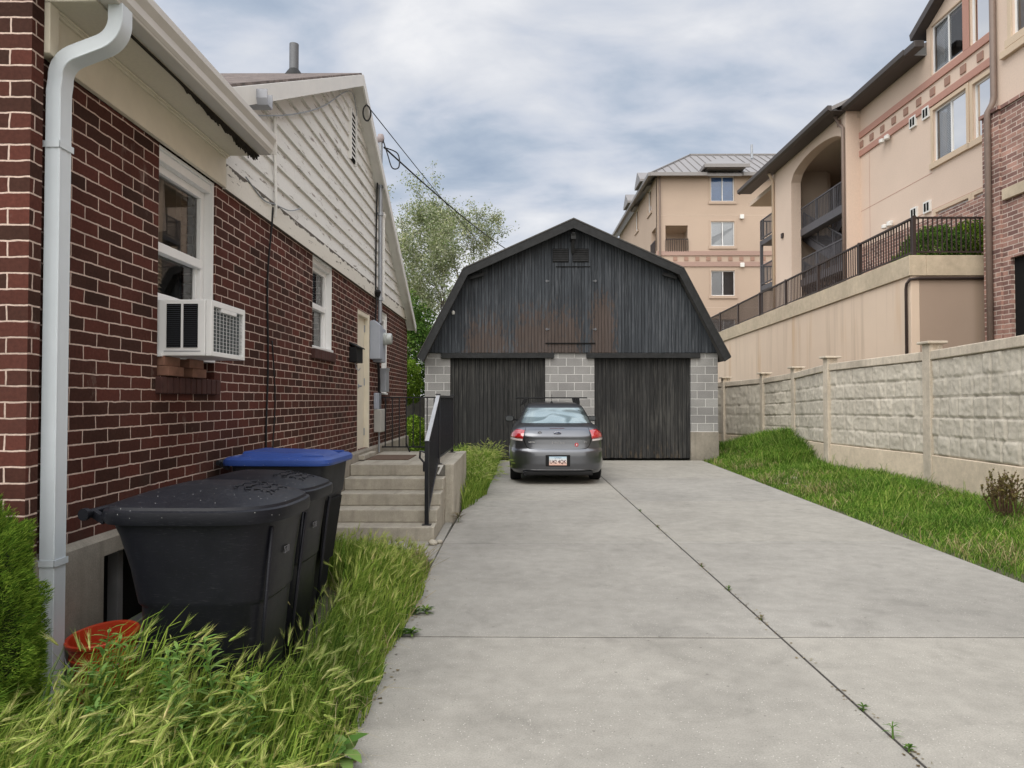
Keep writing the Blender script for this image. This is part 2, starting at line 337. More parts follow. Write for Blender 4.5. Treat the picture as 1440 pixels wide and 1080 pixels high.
def shingle():
    t = NT('shingles'); p = t.pos(); v = t.voro(p, 14)[1]; sv = t.sep(v); t.set(Base_Color=t.mix(sv[0], (.07, .055, .05), (.17, .135, .12)), Roughness=.95, Normal=t.bump(t.noise(p, 90, 2), .6, .01)); return t.m
M['shingle'] = shingle()
M['barn_roof'] = plain('grey_roofing', (.10, .095, .09), .95, var=.5, sc=20, bump=.6)
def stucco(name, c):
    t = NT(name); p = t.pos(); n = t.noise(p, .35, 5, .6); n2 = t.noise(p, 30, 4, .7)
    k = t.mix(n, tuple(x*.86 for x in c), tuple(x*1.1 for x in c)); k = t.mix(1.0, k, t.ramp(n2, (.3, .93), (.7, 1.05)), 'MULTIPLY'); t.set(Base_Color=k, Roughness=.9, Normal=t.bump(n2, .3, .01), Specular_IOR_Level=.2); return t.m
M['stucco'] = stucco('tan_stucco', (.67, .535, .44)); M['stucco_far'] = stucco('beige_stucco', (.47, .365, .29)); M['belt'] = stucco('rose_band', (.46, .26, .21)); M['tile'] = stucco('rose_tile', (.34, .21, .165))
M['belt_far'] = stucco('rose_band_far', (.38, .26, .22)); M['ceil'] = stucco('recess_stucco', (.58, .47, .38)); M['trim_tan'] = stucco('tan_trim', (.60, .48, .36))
def retain(name, c, amt=1.0):
    t = NT(name); v, a, up = t.wallvec(); n = t.noise(v, .5, 5); st = t.noise(t.comb(t.math('MULTIPLY', a, 3.2), t.math('MULTIPLY', up, .16)), 1, 4, .6); st2 = t.noise(t.comb(t.math('MULTIPLY', a, 1.5), t.math('MULTIPLY', up, .12), 4.0), 1, 3, .6)
    k = t.mix(n, tuple(x*.85 for x in c), tuple(x*1.1 for x in c)); k = t.mix(t.math('MULTIPLY', t.ramp(t.math('ADD', st, t.math('MULTIPLY', n, .25)), (.66, 0.0), (.86, .55)), amt), k, (.33, .245, .17)); k = t.mix(t.math('MULTIPLY', t.ramp(t.math('ADD', st2, t.math('MULTIPLY', n, .2)), (.74, 0.0), (.84, .55)), amt), k, (.50, .30, .13))
    grime = t.ramp(t.math('ADD', up, t.math('MULTIPLY', st, 1.2)), (.0, 0.0), (1.0, 1.0))
    t.set(Base_Color=k, Roughness=.9, Normal=t.bump(t.noise(v, 40, 3), .2, .006), Specular_IOR_Level=.2); return t.m
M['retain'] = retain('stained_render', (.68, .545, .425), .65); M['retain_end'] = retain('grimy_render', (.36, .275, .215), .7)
M['precast'] = concrete('precast_stone', (.58, .53, .445), .25, 1.5, False, True, stk=.32); M['precast_post'] = concrete('precast_post', (.60, .525, .425), .3, 2, False, True)
M['bronze'] = plain('bronze_metal', (.048, .034, .030), .5, var=.2); M['bronze_pipe'] = plain('brown_pipe', (.20, .15, .125), .5, var=.15); M['black_steel'] = plain('black_steel', (.010, .010, .014), .32, var=.2, spec=.5)
M['stair_metal'] = plain('dark_stair_metal', (.10, .096, .105), .55, var=.2)
M['metal_roof'] = plain('standing_seam', (.24, .225, .22), .45, var=.12, metal=.3); M['fascia_dark'] = plain('dark_fascia', (.075, .065, .062), .5, var=.15)
M['galv'] = plain('galvanised', (.34, .36, .39), .4, metal=.4, var=.15); M['meter_grey'] = plain('meter_grey', (.36, .39, .45), .45, var=.1); M['black'] = plain('flat_black', (.010, .010, .011), .6, var=.3)
M['dark_gap'] = plain('dark_gap', (.006, .006, .006), .9, var=.1); M['cable'] = plain('black_cable', (.012, .012, .013), .5, var=.1); M['rail_light'] = plain('worn_rail_top', (.42, .43, .45), .35, var=.2)
M['interior'] = plain('interior_wall', (.55, .53, .50), .9); M['curtain'] = plain('curtain', (.66, .58, .54), .9, var=.2, sc=20); M['blind'] = plain('window_blind', (.84, .85, .84), .7, var=.05); M['blue_sky_reflection'] = plain('blue_sky_reflection', (.13, .27, .52), .6); M['vent_grey'] = plain('vent_grey', (.15, .155, .165), .5, metal=.3); M['wire_grey'] = plain('wire_grey', (.50, .51, .51), .4); M['dark_room'] = plain('dark_room', (.10, .105, .11), .8, var=.2)
def glass(name, tint=(.75, .78, .8), boost=.06):
    t = NT(name); tr = t.N('ShaderNodeBsdfTransparent'); tr.inputs[0].default_value = (*tint, 1); gl = t.N('ShaderNodeBsdfGlossy'); gl.inputs['Roughness'].default_value = .02
    fr = t.N('ShaderNodeFresnel'); fr.inputs[0].default_value = 1.5; mx = t.N('ShaderNodeMixShader'); t.L(t.math('ADD', fr.outputs[0], boost, True), mx.inputs[0]); t.L(tr.outputs[0], mx.inputs[1]); t.L(gl.outputs[0], mx.inputs[2])
    t.L(mx.outputs[0], t.out.inputs[0]); t.t.nodes.remove(t.b); return t.m
M['glass'] = glass('window_glass'); M['apt_glass'] = glass('apartment_glass', (.86, .88, .92), .06)
def wheat(name, cols, ro=.6, transl=.25):
    t = NT(name); r = t.island(); st = [(i/(len(cols)-1), c) for i, c in enumerate(cols)]; k = t.ramp(r, *st)
    big = t.noise(t.pos(), 1.3, 3); k = t.mix(1.0, k, t.ramp(big, (.3, (.78, .82, .8)), (.7, (1.2, 1.15, 1.0))), 'MULTIPLY')
    t.t.nodes.remove(t.b); t.b = t.N('ShaderNodeBsdfDiffuse'); t.L(k, t.b.inputs[0]); tl = t.N('ShaderNodeBsdfTranslucent'); t.L(k, tl.inputs[0]); mx = t.N('ShaderNodeMixShader'); mx.inputs[0].default_value = transl
    t.L(t.b.outputs[0], mx.inputs[1]); t.L(tl.outputs[0], mx.inputs[2]); t.L(mx.outputs[0], t.out.inputs[0]); return t.m
M['grass_l'] = wheat('meadow_grass', [(.06, .125, .022), (.14, .235, .04), (.25, .35, .065), (.35, .41, .11)]); M['grass_r'] = wheat('lush_grass', [(.045, .105, .018), (.09, .19, .028), (.16, .27, .045), (.28, .34, .10)])
M['seed'] = wheat('seed_heads', [(.22, .33, .07), (.34, .43, .12), (.45, .49, .18), (.54, .49, .25)]); M['weed'] = wheat('weed_leaf', [(.06, .14, .03), (.12, .22, .06), (.2, .3, .1)])
M['spruce'] = wheat('spruce_needles', [(.04, .095, .014), (.105, .195, .028), (.19, .31, .042), (.31, .42, .07)]); M['tree_leaf'] = wheat('tree_leaf', [(.12, .16, .07), (.20, .25, .12), (.33, .36, .22), (.52, .53, .45)], transl=.35)
M['bush'] = wheat('bush_leaf', [(.025, .06, .015), (.055, .115, .025), (.10, .18, .04), (.16, .25, .06)]); M['twig_leaf'] = wheat('twig_leaf', [(.10, .08, .04), (.16, .13, .05), (.20, .19, .07)])
M['bark'] = plain('bark', (.12, .10, .085), .9, var=.4, sc=20, bump=.6); M['dry'] = wheat('dry_litter', [(.10, .075, .05), (.2, .16, .1), (.3, .27, .2)])
def soil():
    t = NT('soil'); p = t.pos(); n = t.noise(p, 3, 6, .7); t.set(Base_Color=t.ramp(n, (.3, (.045, .05, .02)), (.6, (.09, .085, .045)), (.8, (.16, .135, .09))), Roughness=.95, Normal=t.bump(t.noise(p, 30, 4), .8, .02)); return t.m
M['soil'] = soil()
# ================================================================ GROUND
def struct(o): o['kind'] = 'structure'; return o
def gh(x, y):
    """height of the verge along the driveway's right edge"""
    e = 4.16 + (y-5.8)*.037; t = max(0, min(1, (x-e)/2.2))
    return -.03 + .12*t*t*(3-2*t) + .50*math.exp(-((x-6.6)/1.05)**2-((y-17.8)/2.0)**2)*t + .07*mnoise.noise((x*1.3, y*1.3, 0))*t + .03*mnoise.noise((x*3.3, y*3.3, 4))*t
struct(bx(-300, 300, -120, 600, -.5, -.07).build('ground', M['soil']))
def grid(name, x0, x1, y0, y1, st, fn, m):
    nx, ny = int((x1-x0)/st)+1, int((y1-y0)/st)+1; X, Y = np.meshgrid(np.linspace(x0, x1, nx), np.linspace(y0, y1, ny))
    V = [(x, y, fn(x, y)) for x, y in zip(X.ravel(), Y.ravel())]; Q = [(j*nx+i, j*nx+i+1, (j+1)*nx+i+1, (j+1)*nx+i) for j in range(ny-1) for i in range(nx-1)]
    return np_mesh(name, V, quads=Q, mats=[m], smooth=True)
struct(grid('verge', 3.8, 8.3, -3, 24, .2, gh, M['soil']))
struct(grid('planting_bed', -2.4, -.55, -3, 17.6, .2, lambda x, y: -.015 + .02*mnoise.noise((x*2, y*2, 3)) - .05*max(0, min(1, (x+.95)/.25)), M['soil']))
# driveway: separate concrete slabs with open joints
mb = MB(); ys = [-3.0, -1.5, 1.52, 4.54, 7.46, 10.75, 14.1, 17.6]; g = .007
def dre(y): return 4.16 + (y-5.8)*.037
def dle(y): return -.76 + max(0, y-7.5)*.017
for i in range(len(ys)-1):
    a, b = ys[i]+g, ys[i+1]-g; a2, b2 = a-.012*1.7, b-.012*1.7
    for (xa, xb, da, db, s) in ((dle(a), dle(b), 1.675-g, 1.675-g, 0), (1.675+g, 1.675+g, dre(a), dre(b), 1)):
        k = -.011*1.68 if s == 0 else -.011*4.2
        pl = [(xa, a), (da, a+(.0 if s else -.02)), (db, b+(.0 if s else -.02)), (xb, b)]
        mb.prism(pl, lambda x, y: (x, y, -.12), lambda x, y: (x, y, 0))
struct(mb.build('driveway', M['drive'], bevel=.006, seg=2)); mb = MB()
for y in ys[1:-1]: mb.box(dle(y)+.01, dre(y)-.01, y-.019-.01*1.5, y+.012, -.06, -.0035)
mb.box(1.666, 1.684, -2.9, 17.5, -.062, -.0045); struct(mb.build('joint_filler', plain('joint_filler', (.055, .05, .045), .95, var=.5, sc=30)))
pb = MB().box(-1.95, -.772, 6.75, 7.585, -.1, -.004); pb.box(-.868, -.772, 7.59, 8.77, -.1, -.006); struct(pb.build('path', M['drive'], bevel=.006))

# ================================================================ BRICK HOUSE
HX = -2.08
HF = Frame((HX, 0, 0), (0, 1, 0), (1, 0, 0))
house = thing('brick_house', 'red brick house with white peeling gable siding on the left of the driveway', 'house', (-5.5, 8.3, 0))
W1, W2, DR, W3 = (4.11, 4.895, 1.64, 3.0), (7.25, 8.06, 2.03, 3.0), (9.33, 10.08, .72, 2.70), (11.0, 11.52, 1.58, 2.88)
mb = MB(); wall_holes(mb, HF, 3.035, 13.6, .83, 3.0, [W1, W2, DR, W3], .24)
mb.build('wall', M['brick'], house)
mb = MB()   # front wall: a brick thick, standing 4 cm proud of the side wall, and the two hidden walls
pl = [(-9, .83), (-2.04, .83), (-2.04, 3.42), (-5.5, 5.3), (-9, 3.4)]
mb.prism(pl, lambda x, z: (x, 2.957, z), lambda x, z: (x, 3.033, z)); mb.build('front_wall', M['brick'], house)
mb = MB(); mb.box(-9, HX-.24, 13.36, 13.6, .83, 3.0); mb.box(-9.2, -9, 3.04, 13.6, .83, 3.0); mb.build('rear_wall', M['brick'], house)
mb = MB(); wall_holes(mb, Frame((-2.05, 0, 0), (0, 1, 0), (1, 0, 0)), 2.93, 13.63, -.1, .80, [(3.55, 4.30, .22, .72)], .2)
mb.add([(-2.05, 2.93, .80), (-2.05, 13.63, .80), (HX, 13.6, .829), (HX, 2.96, .829)], [(0, 1, 2, 3)]); mb.box(-9, -2.26, 2.94, 3.1, -.1, .82)
mb.build('foundation', M['found'], house)
bw = MB().box(3.55, 4.30, -.16, -.14, .22, .72, fr=HF).build('basement_window', M['dark_gap'], house)
f = MB()
for a, b in ((3.56, 3.61), (3.84, 3.89), (4.24, 4.29)): f.box(a, b, -.12, -.06, .25, .69, fr=HF)
f.box(3.555, 4.295, -.125, -.055, .22, .251, fr=HF); f.box(3.555, 4.295, -.125, -.055, .689, .72, fr=HF)
f.build('frame', plain('worn_grey_frame', (.22, .22, .22), .7, var=.2), bw, bevel=.004)
mb = MB(); mb.box(-9, HX-.25, 3.04, 13.3, .6, .7); mb.box(-9, HX-.25, 3.04, 13.3, 3.02, 3.08); mb.box(-4.6, -4.5, 3.04, 13.3, .7, 3.02); mb.box(-4.5, HX-.25, 6.2, 6.25, .7, 3.02); mb.box(-4.5, HX-.25, 8.9, 8.95, .7, 3.02); mb.box(-4.5, HX-.25, 12.0, 12.05, .7, 3.02)
mb.box(-4.5, HX-.25, 3.06, 3.09, .7, 3.02); mb.box(-2.36, HX-.245, 3.1, 4.10, .7, 3.02); mb.box(-2.36, HX-.245, 4.905, 6.19, .7, 3.02); mb.build('interior_wall', M['interior'], house)
# frieze board, soffit, mouldings
mb = MB(); mb.box(3.037, 3.10, 0, .062, 3.002, 3.225, fr=HF); mb.box(3.10, 4.995, 0, .030, 3.002, 3.225, fr=HF); mb.build('frieze', M['cream'], house, bevel=.004)
mb = MB(); mb.box(4.997, 13.62, 0, .030, 2.99, 3.175, fr=HF); mb.build('frieze', M['frieze'], house, bevel=.004)
mb = MB(); mb.box(3.037, 4.99, .0, .262, 3.227, 3.245, fr=HF); mb.build('soffit', M['soffit'], house)
mb = MB()
for o, z in ((.031, 3.205), (.045, 3.216)): mb.box(3.102, 4.985, o, o+.016, z, 3.226, fr=HF)
mb.build('crown_moulding', M['cream'], house, bevel=.004)
mb = MB(); random.seed(3)   # rotten outer edge of the soffit: splinters and a dark gap
mb.box(3.25, 4.985, .254, .268, 3.218, 3.226, fr=HF)
for k in range(260):
    a = 3.75 + 1.17*random.random()**.6; w = (.005+.028*random.random()**2)*(a-3.0)*.8; l = .05+.13*random.random()
    p = Vector(HF.p(a, 3.224, .262-w*.6*random.random())); q = p + Vector((-w*.6, min(l, 4.98-a), -.004-.016*random.random()*(a-3.0))); mb.bar(p, q, .004+.010*random.random(), .003)
mb.build('rotten_edge', M['rot'], house)
gut = MB(); prof = [(.265, 3.235), (.265, 3.36), (.275, 3.36), (.275, 3.245), (.35, 3.245), (.362, 3.262), (.362, 3.30), (.385, 3.335), (.385, 3.372), (.372, 3.372), (.372, 3.345), (.352, 3.31), (.352, 3.255), (.345, 3.235)]
gut.prism(prof, lambda o, z: HF.p(2.80, z, o), lambda o, z: HF.p(4.992, z, o)); gut.box(4.992, 4.997, .263, .387, 3.233, 3.374, fr=HF)
gut.build('gutter', M['gutter'], house, bevel=.003)
# downspout: outlet, two elbows and a ribbed rectangular pipe
def rect_pipe(pts, w, d, m, name, parent, ribs=True):
    mb = MB(); R_ = []
    for p, dr in pts:
        p = Vector(p); t = Vector(dr).normalized(); y = Vector((0, 1, 0)); y = (y - t*y.dot(t)).normalized(); x = y.cross(t).normalized()
        ring = []
        loop = []
        for sx, sy in ((1, 0), (0, 1), (-1, 0), (0, -1)):
            n = 5 if ribs else 1
            for i in range(n):
                u = -0.92 + 1.84*i/(n-1) if n > 1 else -.92; q = (.93 if (i % 2) else 1.0)
                if sx: loop.append((sx*w/2*q, u*sx*d/2))
                else: loop.append((-u*sy*w/2, sy*d/2*q))
        for a, b in loop: ring.append(p + x*a + y*b)
        R_.append(ring)
    mb.rings(R_); return mb.build(name, m, parent, smooth=40)
xo, yo = -1.757, 3.115; xp = -2.018; ypp = 3.105
pts = []; N_ = 7
P0 = Vector((xo, yo, 3.24)); pts.append((P0, (0, 0, -1)))
d1 = Vector((-.93, 0, -.36)).normalized()
c = Vector((xo, yo, 3.17)); pts.append((c, (0, 0, -1)))
for i in range(1, N_+1):
    t = i/N_; dr = Vector((0, 0, -1)).lerp(d1, t).normalized(); c = c + dr*.021; pts.append((c.copy(), dr))
e2 = sum(-(d1.lerp(Vector((0, 0, -1)), i/N_).normalized().x)*.020 for i in range(1, N_+1)); L_ = (c.x - (xp+e2))/-d1.x; c = c + d1*max(.02, L_); pts.append((c.copy(), d1))
for i in range(1, N_+1):
    t = i/N_; dr = d1.lerp(Vector((0, 0, -1)), t).normalized(); c = c + dr*.020; pts.append((c.copy(), dr))
c.x = xp; pts.append(((xp, ypp, c.z-.05), (0, 0, -1))); pts.append(((xp, ypp, .12), (0, 0, -1)))
ds = rect_pipe(pts, .066, .084, M['downspout'], 'downspout', house)
for z in (2.60, .78):
    mb = MB(); mb.box(xp-.05, xp+.037, ypp-.046, ypp-.043, z, z+.028); mb.box(xp+.034, xp+.038, ypp-.046, ypp+.05, z, z+.028); mb.build('strap', M['downspout'], ds)
# roof over the front part
mb = MB(); e0, e1 = (-1.80, 3.30), (-5.5, 5.25)
mb.prism([(-1.80, 3.376), (-5.5, 5.40), (-9.4, 3.40), (-9.4, 3.29), (-5.5, 5.30), (-1.80, 3.262)], lambda x, z: (x, 2.86, z), lambda x, z: (x, 4.99, z))
mb.prism([(-2.13, 3.56), (-5.5, 5.40), (-9.4, 3.40), (-9.4, 3.29), (-5.5, 5.30), (-2.13, 3.48)], lambda x, z: (x, 4.992, z), lambda x, z: (x, 8.5, z))
mb.build('roof', M['shingle'], house)
# gable siding: lapped boards
PK, FZ = (8.85, 5.50), (13.62, 2.85)
def gab(z):
    lo = 4.99 if z < 3.62 else 4.99 + (z-3.62)*(PK[0]-4.99)/(PK[1]-3.62); hi = PK[0] + (PK[1]-z)*(FZ[0]-PK[0])/(PK[1]-FZ[1]); return lo, hi
mb = MB(); z = 3.16; ex = .178
while z < 5.42:
    z1 = min(z+ex+.008, 5.49); l0, h0 = gab(z); l1, h1 = gab(z1); h0 = min(h0, 13.6); h1 = min(h1, 13.6)
    segs = 3; cuts = [l0] + sorted(random.uniform(l0+.5, max(l0+.6, h0-.5)) for _ in range(segs-1)) + [h0]
    for i in range(segs):
        a, b = cuts[i]+(.0015 if i else 0), cuts[i+1]-(.0015 if i < segs-1 else 0); ta = l1 if i == 0 else a; tb = h1 if i == segs-1 else min(b, h1)
        w = random.uniform(-.002, .002); sag = random.uniform(-.004, .004)
        P = [HF.p(a, z+sag, .030+w), HF.p(b, z-sag, .030+w), HF.p(tb, z1, .006), HF.p(ta, z1, .006), HF.p(a, z+sag, .004), HF.p(b, z-sag, .004)]
        mb.add(P, [(0, 1, 2, 3), (0, 4, 5, 1), (0, 3, 4), (1, 5, 2)])
    z += ex
mb.build('siding', M['siding'], house, recalc=False)
mb = MB(); pl = [(4.99, 3.0), (13.6, 3.0), (13.6, 3.05), (8.85, 5.52), (4.99, 3.64)]
mb.prism(pl, lambda a, z: HF.p(a, z, 0), lambda a, z: HF.p(a, z, -.15)); mb.build('gable_backing', M['rot'], house)
# main roof with rake boards
mb = MB()
def rp(x): return [(4.70, 3.52), (8.85, 5.52), (13.62, 2.87), (13.62, 2.96), (8.85, 5.61), (4.70, 3.61)]
mb.prism(rp(0), lambda a, z: (-1.935, a, z), lambda a, z: (-9.3, a, z)); mb.build('roof', M['shingle'], house)
def rake(a, b, name):
    m_ = MB(); (a0, z0), (a1, z1) = a, b
    for o0, o1, t, d in ((.148, .17, .012, -.13), (.0, .147, -.052, -.085)):
        m_.add([HF.p(a0, z0+t, o1), HF.p(a1, z1+t, o1), HF.p(a1, z1+d, o1), HF.p(a0, z0+d, o1), HF.p(a0, z0+t, o0), HF.p(a1, z1+t, o0), HF.p(a1, z1+d, o0), HF.p(a0, z0+d, o0)], [(0, 1, 2, 3), (4, 7, 6, 5), (0, 4, 5, 1), (3, 2, 6, 7), (0, 3, 7, 4), (1, 5, 6, 2)])
    m_.build(name, M['white'], house)
rake((4.66, 3.555), (8.845, 5.575), 'rake_board'); rake((8.855, 5.575), (13.65, 2.915), 'rake_board')
mb = MB(); mb.prism([(.0, 3.55), (.0, 3.66), (.01, 3.66), (.01, 3.56), (.09, 3.56), (.11, 3.60), (.11, 3.66), (.12, 3.66), (.12, 3.595), (.10, 3.55)], lambda a, z: (-1.83, 5.30-a, z+.13), lambda a, z: (-4.8, 5.30-a, z+.13)); mb.build('gutter', M['grey_gutter'], house)
vp = MB().lathe((-2.68, 8.5, 5.38), [(.055, 0), (.055, .42), (.045, .42), (.045, .3)], 16).build('vent_pipe', M['vent_grey'], house, smooth=40)
MB().lathe((-2.68, 8.5, 5.34), [(.13, 0), (.12, .06), (.08, .12), (.058, .15)], 16).build('flashing', M['btrim'], vp, smooth=40)
mb = MB(); mb.box(8.72, 9.0, .0, .034, 4.50, 5.10, fr=HF); gv = mb.build('gable_vent', M['dark_gap'], house); mb = MB()
for k in range(9): mb.add([HF.p(8.74, 4.53+k*.06, .05), HF.p(8.98, 4.53+k*.06, .05), HF.p(8.98, 4.58+k*.06, .034), HF.p(8.74, 4.58+k*.06, .034)], [(0, 1, 2, 3)])
for a in (8.70, 8.99): mb.box(a, a+.03, .0, .055, 4.48, 5.12, fr=HF)
mb.build('slats', M['white'], gv)
mb = MB(); mb.tube([HF.p(6.0, 3.05, .036), HF.p(5.98, 3.14, .05), HF.p(5.97, 3.9, .035)], .012, 8); mb.tube([HF.p(6.03, 3.2, .035), HF.p(6.03, 3.92, .03)], .008, 6); mb.build('conduit', M['white'], house)
# windows
def sash_window(a0, a1, z0, z1, dep, meet, curtain=None, blinds=None, low=None):
    zs0, low = (z0, low or z0); z0 = z0 if low == zs0 else 1.752
    wb = MB(); w = .05   # casing lines the reveal
    wb.box(a0, a0+.018, -dep-.03, -dep, z0, z1, fr=HF); wb.box(a1-.018, a1, -dep-.03, -.012, z0, z1, fr=HF); wb.box(a0+.018, a1-.018, -dep-.03, -.012, z1-.018, z1, fr=HF); wb.box(a0+.018, a1-.018, -dep-.03, .015, z0, z0+.025, fr=HF)
    wb.box(a0+.018, a1-.018, -dep-.02, -.03, z1-.075, z1-.018, fr=HF)
    win = wb.build('window', M['vinyl'], house, bevel=.003)
    A, B = a0+.02, a1-.02; fr = MB(); o0, o1 = -dep-.02, -dep+.028
    for (p, q, r, s, x) in ((A, A+w, low, z1-.075, 0), (B-w, B, low, z1-.075, 0), (A+w, B-w, z1-.125, z1-.075, 0), (A+w, B-w, meet-.03, meet+.028, .012), (A+w, B-w, low, low+.05, 0)): fr.box(p, q, o0, o1+x, r, s, fr=HF)
    fr.box(A+w, A+w+.028, o0, o1-.02, low+.05, meet-.03, fr=HF); fr.box(B-w-.028, B-w, o0, o1-.02, low+.05, meet-.03, fr=HF)
    fr.build('sash', M['vinyl'], win, bevel=.004)
    g = MB(); g.add([HF.p(A+w, meet+.02, -dep), HF.p(B-w, meet+.02, -dep), HF.p(B-w, z1-.12, -dep), HF.p(A+w, z1-.12, -dep)], [(0, 1, 2, 3)]); g.build('upper_pane', M['glass'], win)
    g = MB(); g.add([HF.p(A+w, low+.04, -dep-.012), HF.p(B-w, low+.04, -dep-.012), HF.p(B-w, meet, -dep-.012), HF.p(A+w, meet, -dep-.012)], [(0, 1, 2, 3)]); g.build('lower_pane', M['glass'], win)
    if curtain:
        c0, c1, zz = curtain; m_ = MB(); n = 24; P = []
        for j in range(7):
            for i in range(n+1):
                t = i/n; a = c0 + (c1-c0)*t*(1+.05*j); zt = z1-.08; zb = zz + .10*t
                P.append(HF.p(a, zt+(zb-zt)*j/6, -dep-.09+.018*math.sin(t*15+j*.15)))
        m_.add(P, [(j*(n+1)+i, j*(n+1)+i+1, (j+1)*(n+1)+i+1, (j+1)*(n+1)+i) for j in range(6) for i in range(n)]); m_.build('curtain', M['curtain'], win, smooth=True)
    if blinds:
        m_ = MB(); z = blinds[0]
        while z < blinds[1]: m_.add([HF.p(A+.03, z, -dep-.07), HF.p(blinds[2], z, -dep-.07), HF.p(blinds[2], z+.016, -dep-.085), HF.p(A+.03, z+.016, -dep-.085)], [(0, 1, 2, 3)]); z += .027
        m_.build('blind', M['cream'], win)
    return win
sash_window(*W1, .10, 2.42, curtain=(4.33, 4.52, 2.50), blinds=(2.10, 2.42, 4.5), low=2.095)
sash_window(*W2, .10, 2.50, blinds=(2.55, 2.95, 7.9))
sash_window(*W3, .07, 2.2)
for (a0, a1, z, m_) in ((4.09, 4.92, 1.64, 1), (7.22, 8.09, 2.03, 1), (10.97, 11.55, 1.58, 1)):
    s = MB(); n = int((a1-a0)/.074)
    for k in range(n):
        a = a0+(a1-a0)*k/n; s.box(a+.004, a+(a1-a0)/n-.005, -.13, .038+random.uniform(-.003, .003), z-.105, z-.006, fr=HF)
    sl = s.build('window_sill', M['sill_brick'], house, bevel=.006); MB().box(a0+.014, a1-.014, -.12, .026, z-.099, z-.014, fr=HF).build('mortar', M['cap'], sl)
# door
d = MB(); d.box(DR[0]+.06, DR[1]-.06, -.10, -.06, DR[2]+.05, DR[3]-.06, fr=HF); door = d.build('door', M['cream'], house, bevel=.004)
f = MB(); f.box(DR[0]+.001, DR[0]+.06, -.14, -.005, DR[2]+.05, DR[3]-.001, fr=HF); f.box(DR[1]-.06, DR[1]-.001, -.14, .006, DR[2]+.05, DR[3]-.001, fr=HF); f.box(DR[0]+.06, DR[1]-.06, -.14, -.005, DR[3]-.06, DR[3]-.001, fr=HF); f.build('frame', M['cream'], door, bevel=.004)
MB().box(DR[0]-.03, DR[1]+.03, -.14, .10, DR[2]-.01, DR[2]+.049, fr=HF).build('threshold', M['step'], door, bevel=.008)
h = MB()
for z in (1.0, 1.7, 2.45): h.box(DR[1]-.075, DR[1]-.062, -.062, -.045, z, z+.1, fr=HF)
h.build('hinges', M['galv'], door); MB().lathe(HF.p(DR[0]+.13, 1.68, -.03), [(.0, -.03), (.03, -.025), (.03, .02), (.012, .03), (.012, .06)], 12, 'x').build('handle', M['galv'], door)
MB().lathe(HF.p(10.32, 3.05, .07), [(.02, -.06), (.035, -.03), (.05, .02), (.03, .05), (0, .05)], 12).build('insulator', M['black'], house, smooth=40)

# ================================================================ THINGS ON THE HOUSE
ac = thing('air_conditioner', 'white window air conditioner with wire grille jutting from the near brick window', 'air conditioner', HF.p(4.41, 1.755, .05))
c = MB(); c.box(4.15, 4.67, -.22, .262, 1.757, 2.088, fr=HF); c.build('casing', M['vinyl'], ac, bevel=.006)
c = MB()
for (p, q, r, s) in ((4.15, 4.185, 1.757, 2.088), (4.64, 4.67, 1.757, 2.088), (4.185, 4.64, 1.757, 1.785), (4.185, 4.64, 2.052, 2.088), (4.30, 4.53, 2.028, 2.052)): c.box(p, q, .264, .297, r, s, fr=HF)
c.build('rear_frame', M['vinyl'], ac, bevel=.003)
MB().box(4.186, 4.639, .263, .272, 1.786, 2.051, fr=HF).build('coil', plain('coil_grey', (.10, .115, .12), .6, var=.3, sc=60), ac)
c = MB()
for k in range(1, 12): c.box(4.186, 4.639, .284, .288, 1.786+.265*k/12-.0013, 1.786+.265*k/12+.0013, fr=HF)
for k in range(1, 9): c.box(4.186+.453*k/9-.0015, 4.186+.453*k/9+.0015, .2885, .292, 1.786, 2.051, fr=HF)
c.build('wire_grille', M['wire_grey'], ac)
for (o0, o1) in ((.035, .118), (.134, .218)):
    v = MB().box(4.1465, 4.1495, o0, o1, 1.805, 2.062, fr=HF).build('louver', M['dark_gap'], ac); s = MB(); n = 22
    for k in range(n):
        z = 1.807+.255*k/n; s.add([HF.p(4.1462, z+.0035, o0+.003), HF.p(4.1462, z+.0035, o1-.003), HF.p(4.141, z, o1-.003), HF.p(4.141, z, o0+.003), HF.p(4.1462, z+.0005, o0+.003), HF.p(4.1462, z+.0005, o1-.003)], [(0, 1, 2, 3), (3, 2, 5, 4)])
    s.build('slats', plain('slat_dark', (.05, .055, .065), .5), v)
MB().box(4.1475, 4.1495, .02, .235, 1.782, 1.787, fr=HF).build('seam', M['grey_gutter'], ac)
MB().box(4.112, 4.893, -.16, -.07, 1.641, 1.751, fr=HF).build('sill_packing', M['sill_brick'], house)
for (a, o, z, l) in ((4.145, -.005, 1.6405, 'loose red brick under the air conditioner, near end of the lower layer'), (4.145, -.03, 1.6985, 'pale loose brick directly under the near corner of the air conditioner'), (4.47, -.01, 1.6405, 'loose brick on the sill under the far end of the air conditioner, lower one'), (4.45, -.02, 1.6985, 'loose brick touching the far underside of the air conditioner')):
    t = MB().box(a, a+.20, o-.05, o+.055, z, z+.057, fr=HF).build('brick', M['loose_brick'], bevel=.004); tag(t, l, 'brick', 'bricks propping up the air conditioner')
mbx = thing('mailbox', 'small black wall mailbox on the brick beside the cream door', 'mailbox', HF.p(9.0, 2.0, .05))
MB().box(8.86, 9.20, 0, .10, 1.97, 2.16, fr=HF).build('body', M['black'], mbx, bevel=.008)
c = MB(); c.prism([(0, 2.20), (.125, 2.145), (.125, 2.16), (0, 2.225)], lambda o, z: HF.p(8.85, z, o), lambda o, z: HF.p(9.21, z, o)); c.build('lid', M['black'], mbx, bevel=.003)
MB().tube([HF.p(9.05, 1.97, .03), HF.p(9.05, 1.90, .05), HF.p(9.05, 1.87, .08), HF.p(9.05, 1.90, .10)], .006, 6).build('newspaper_hook', M['galv'], mbx)
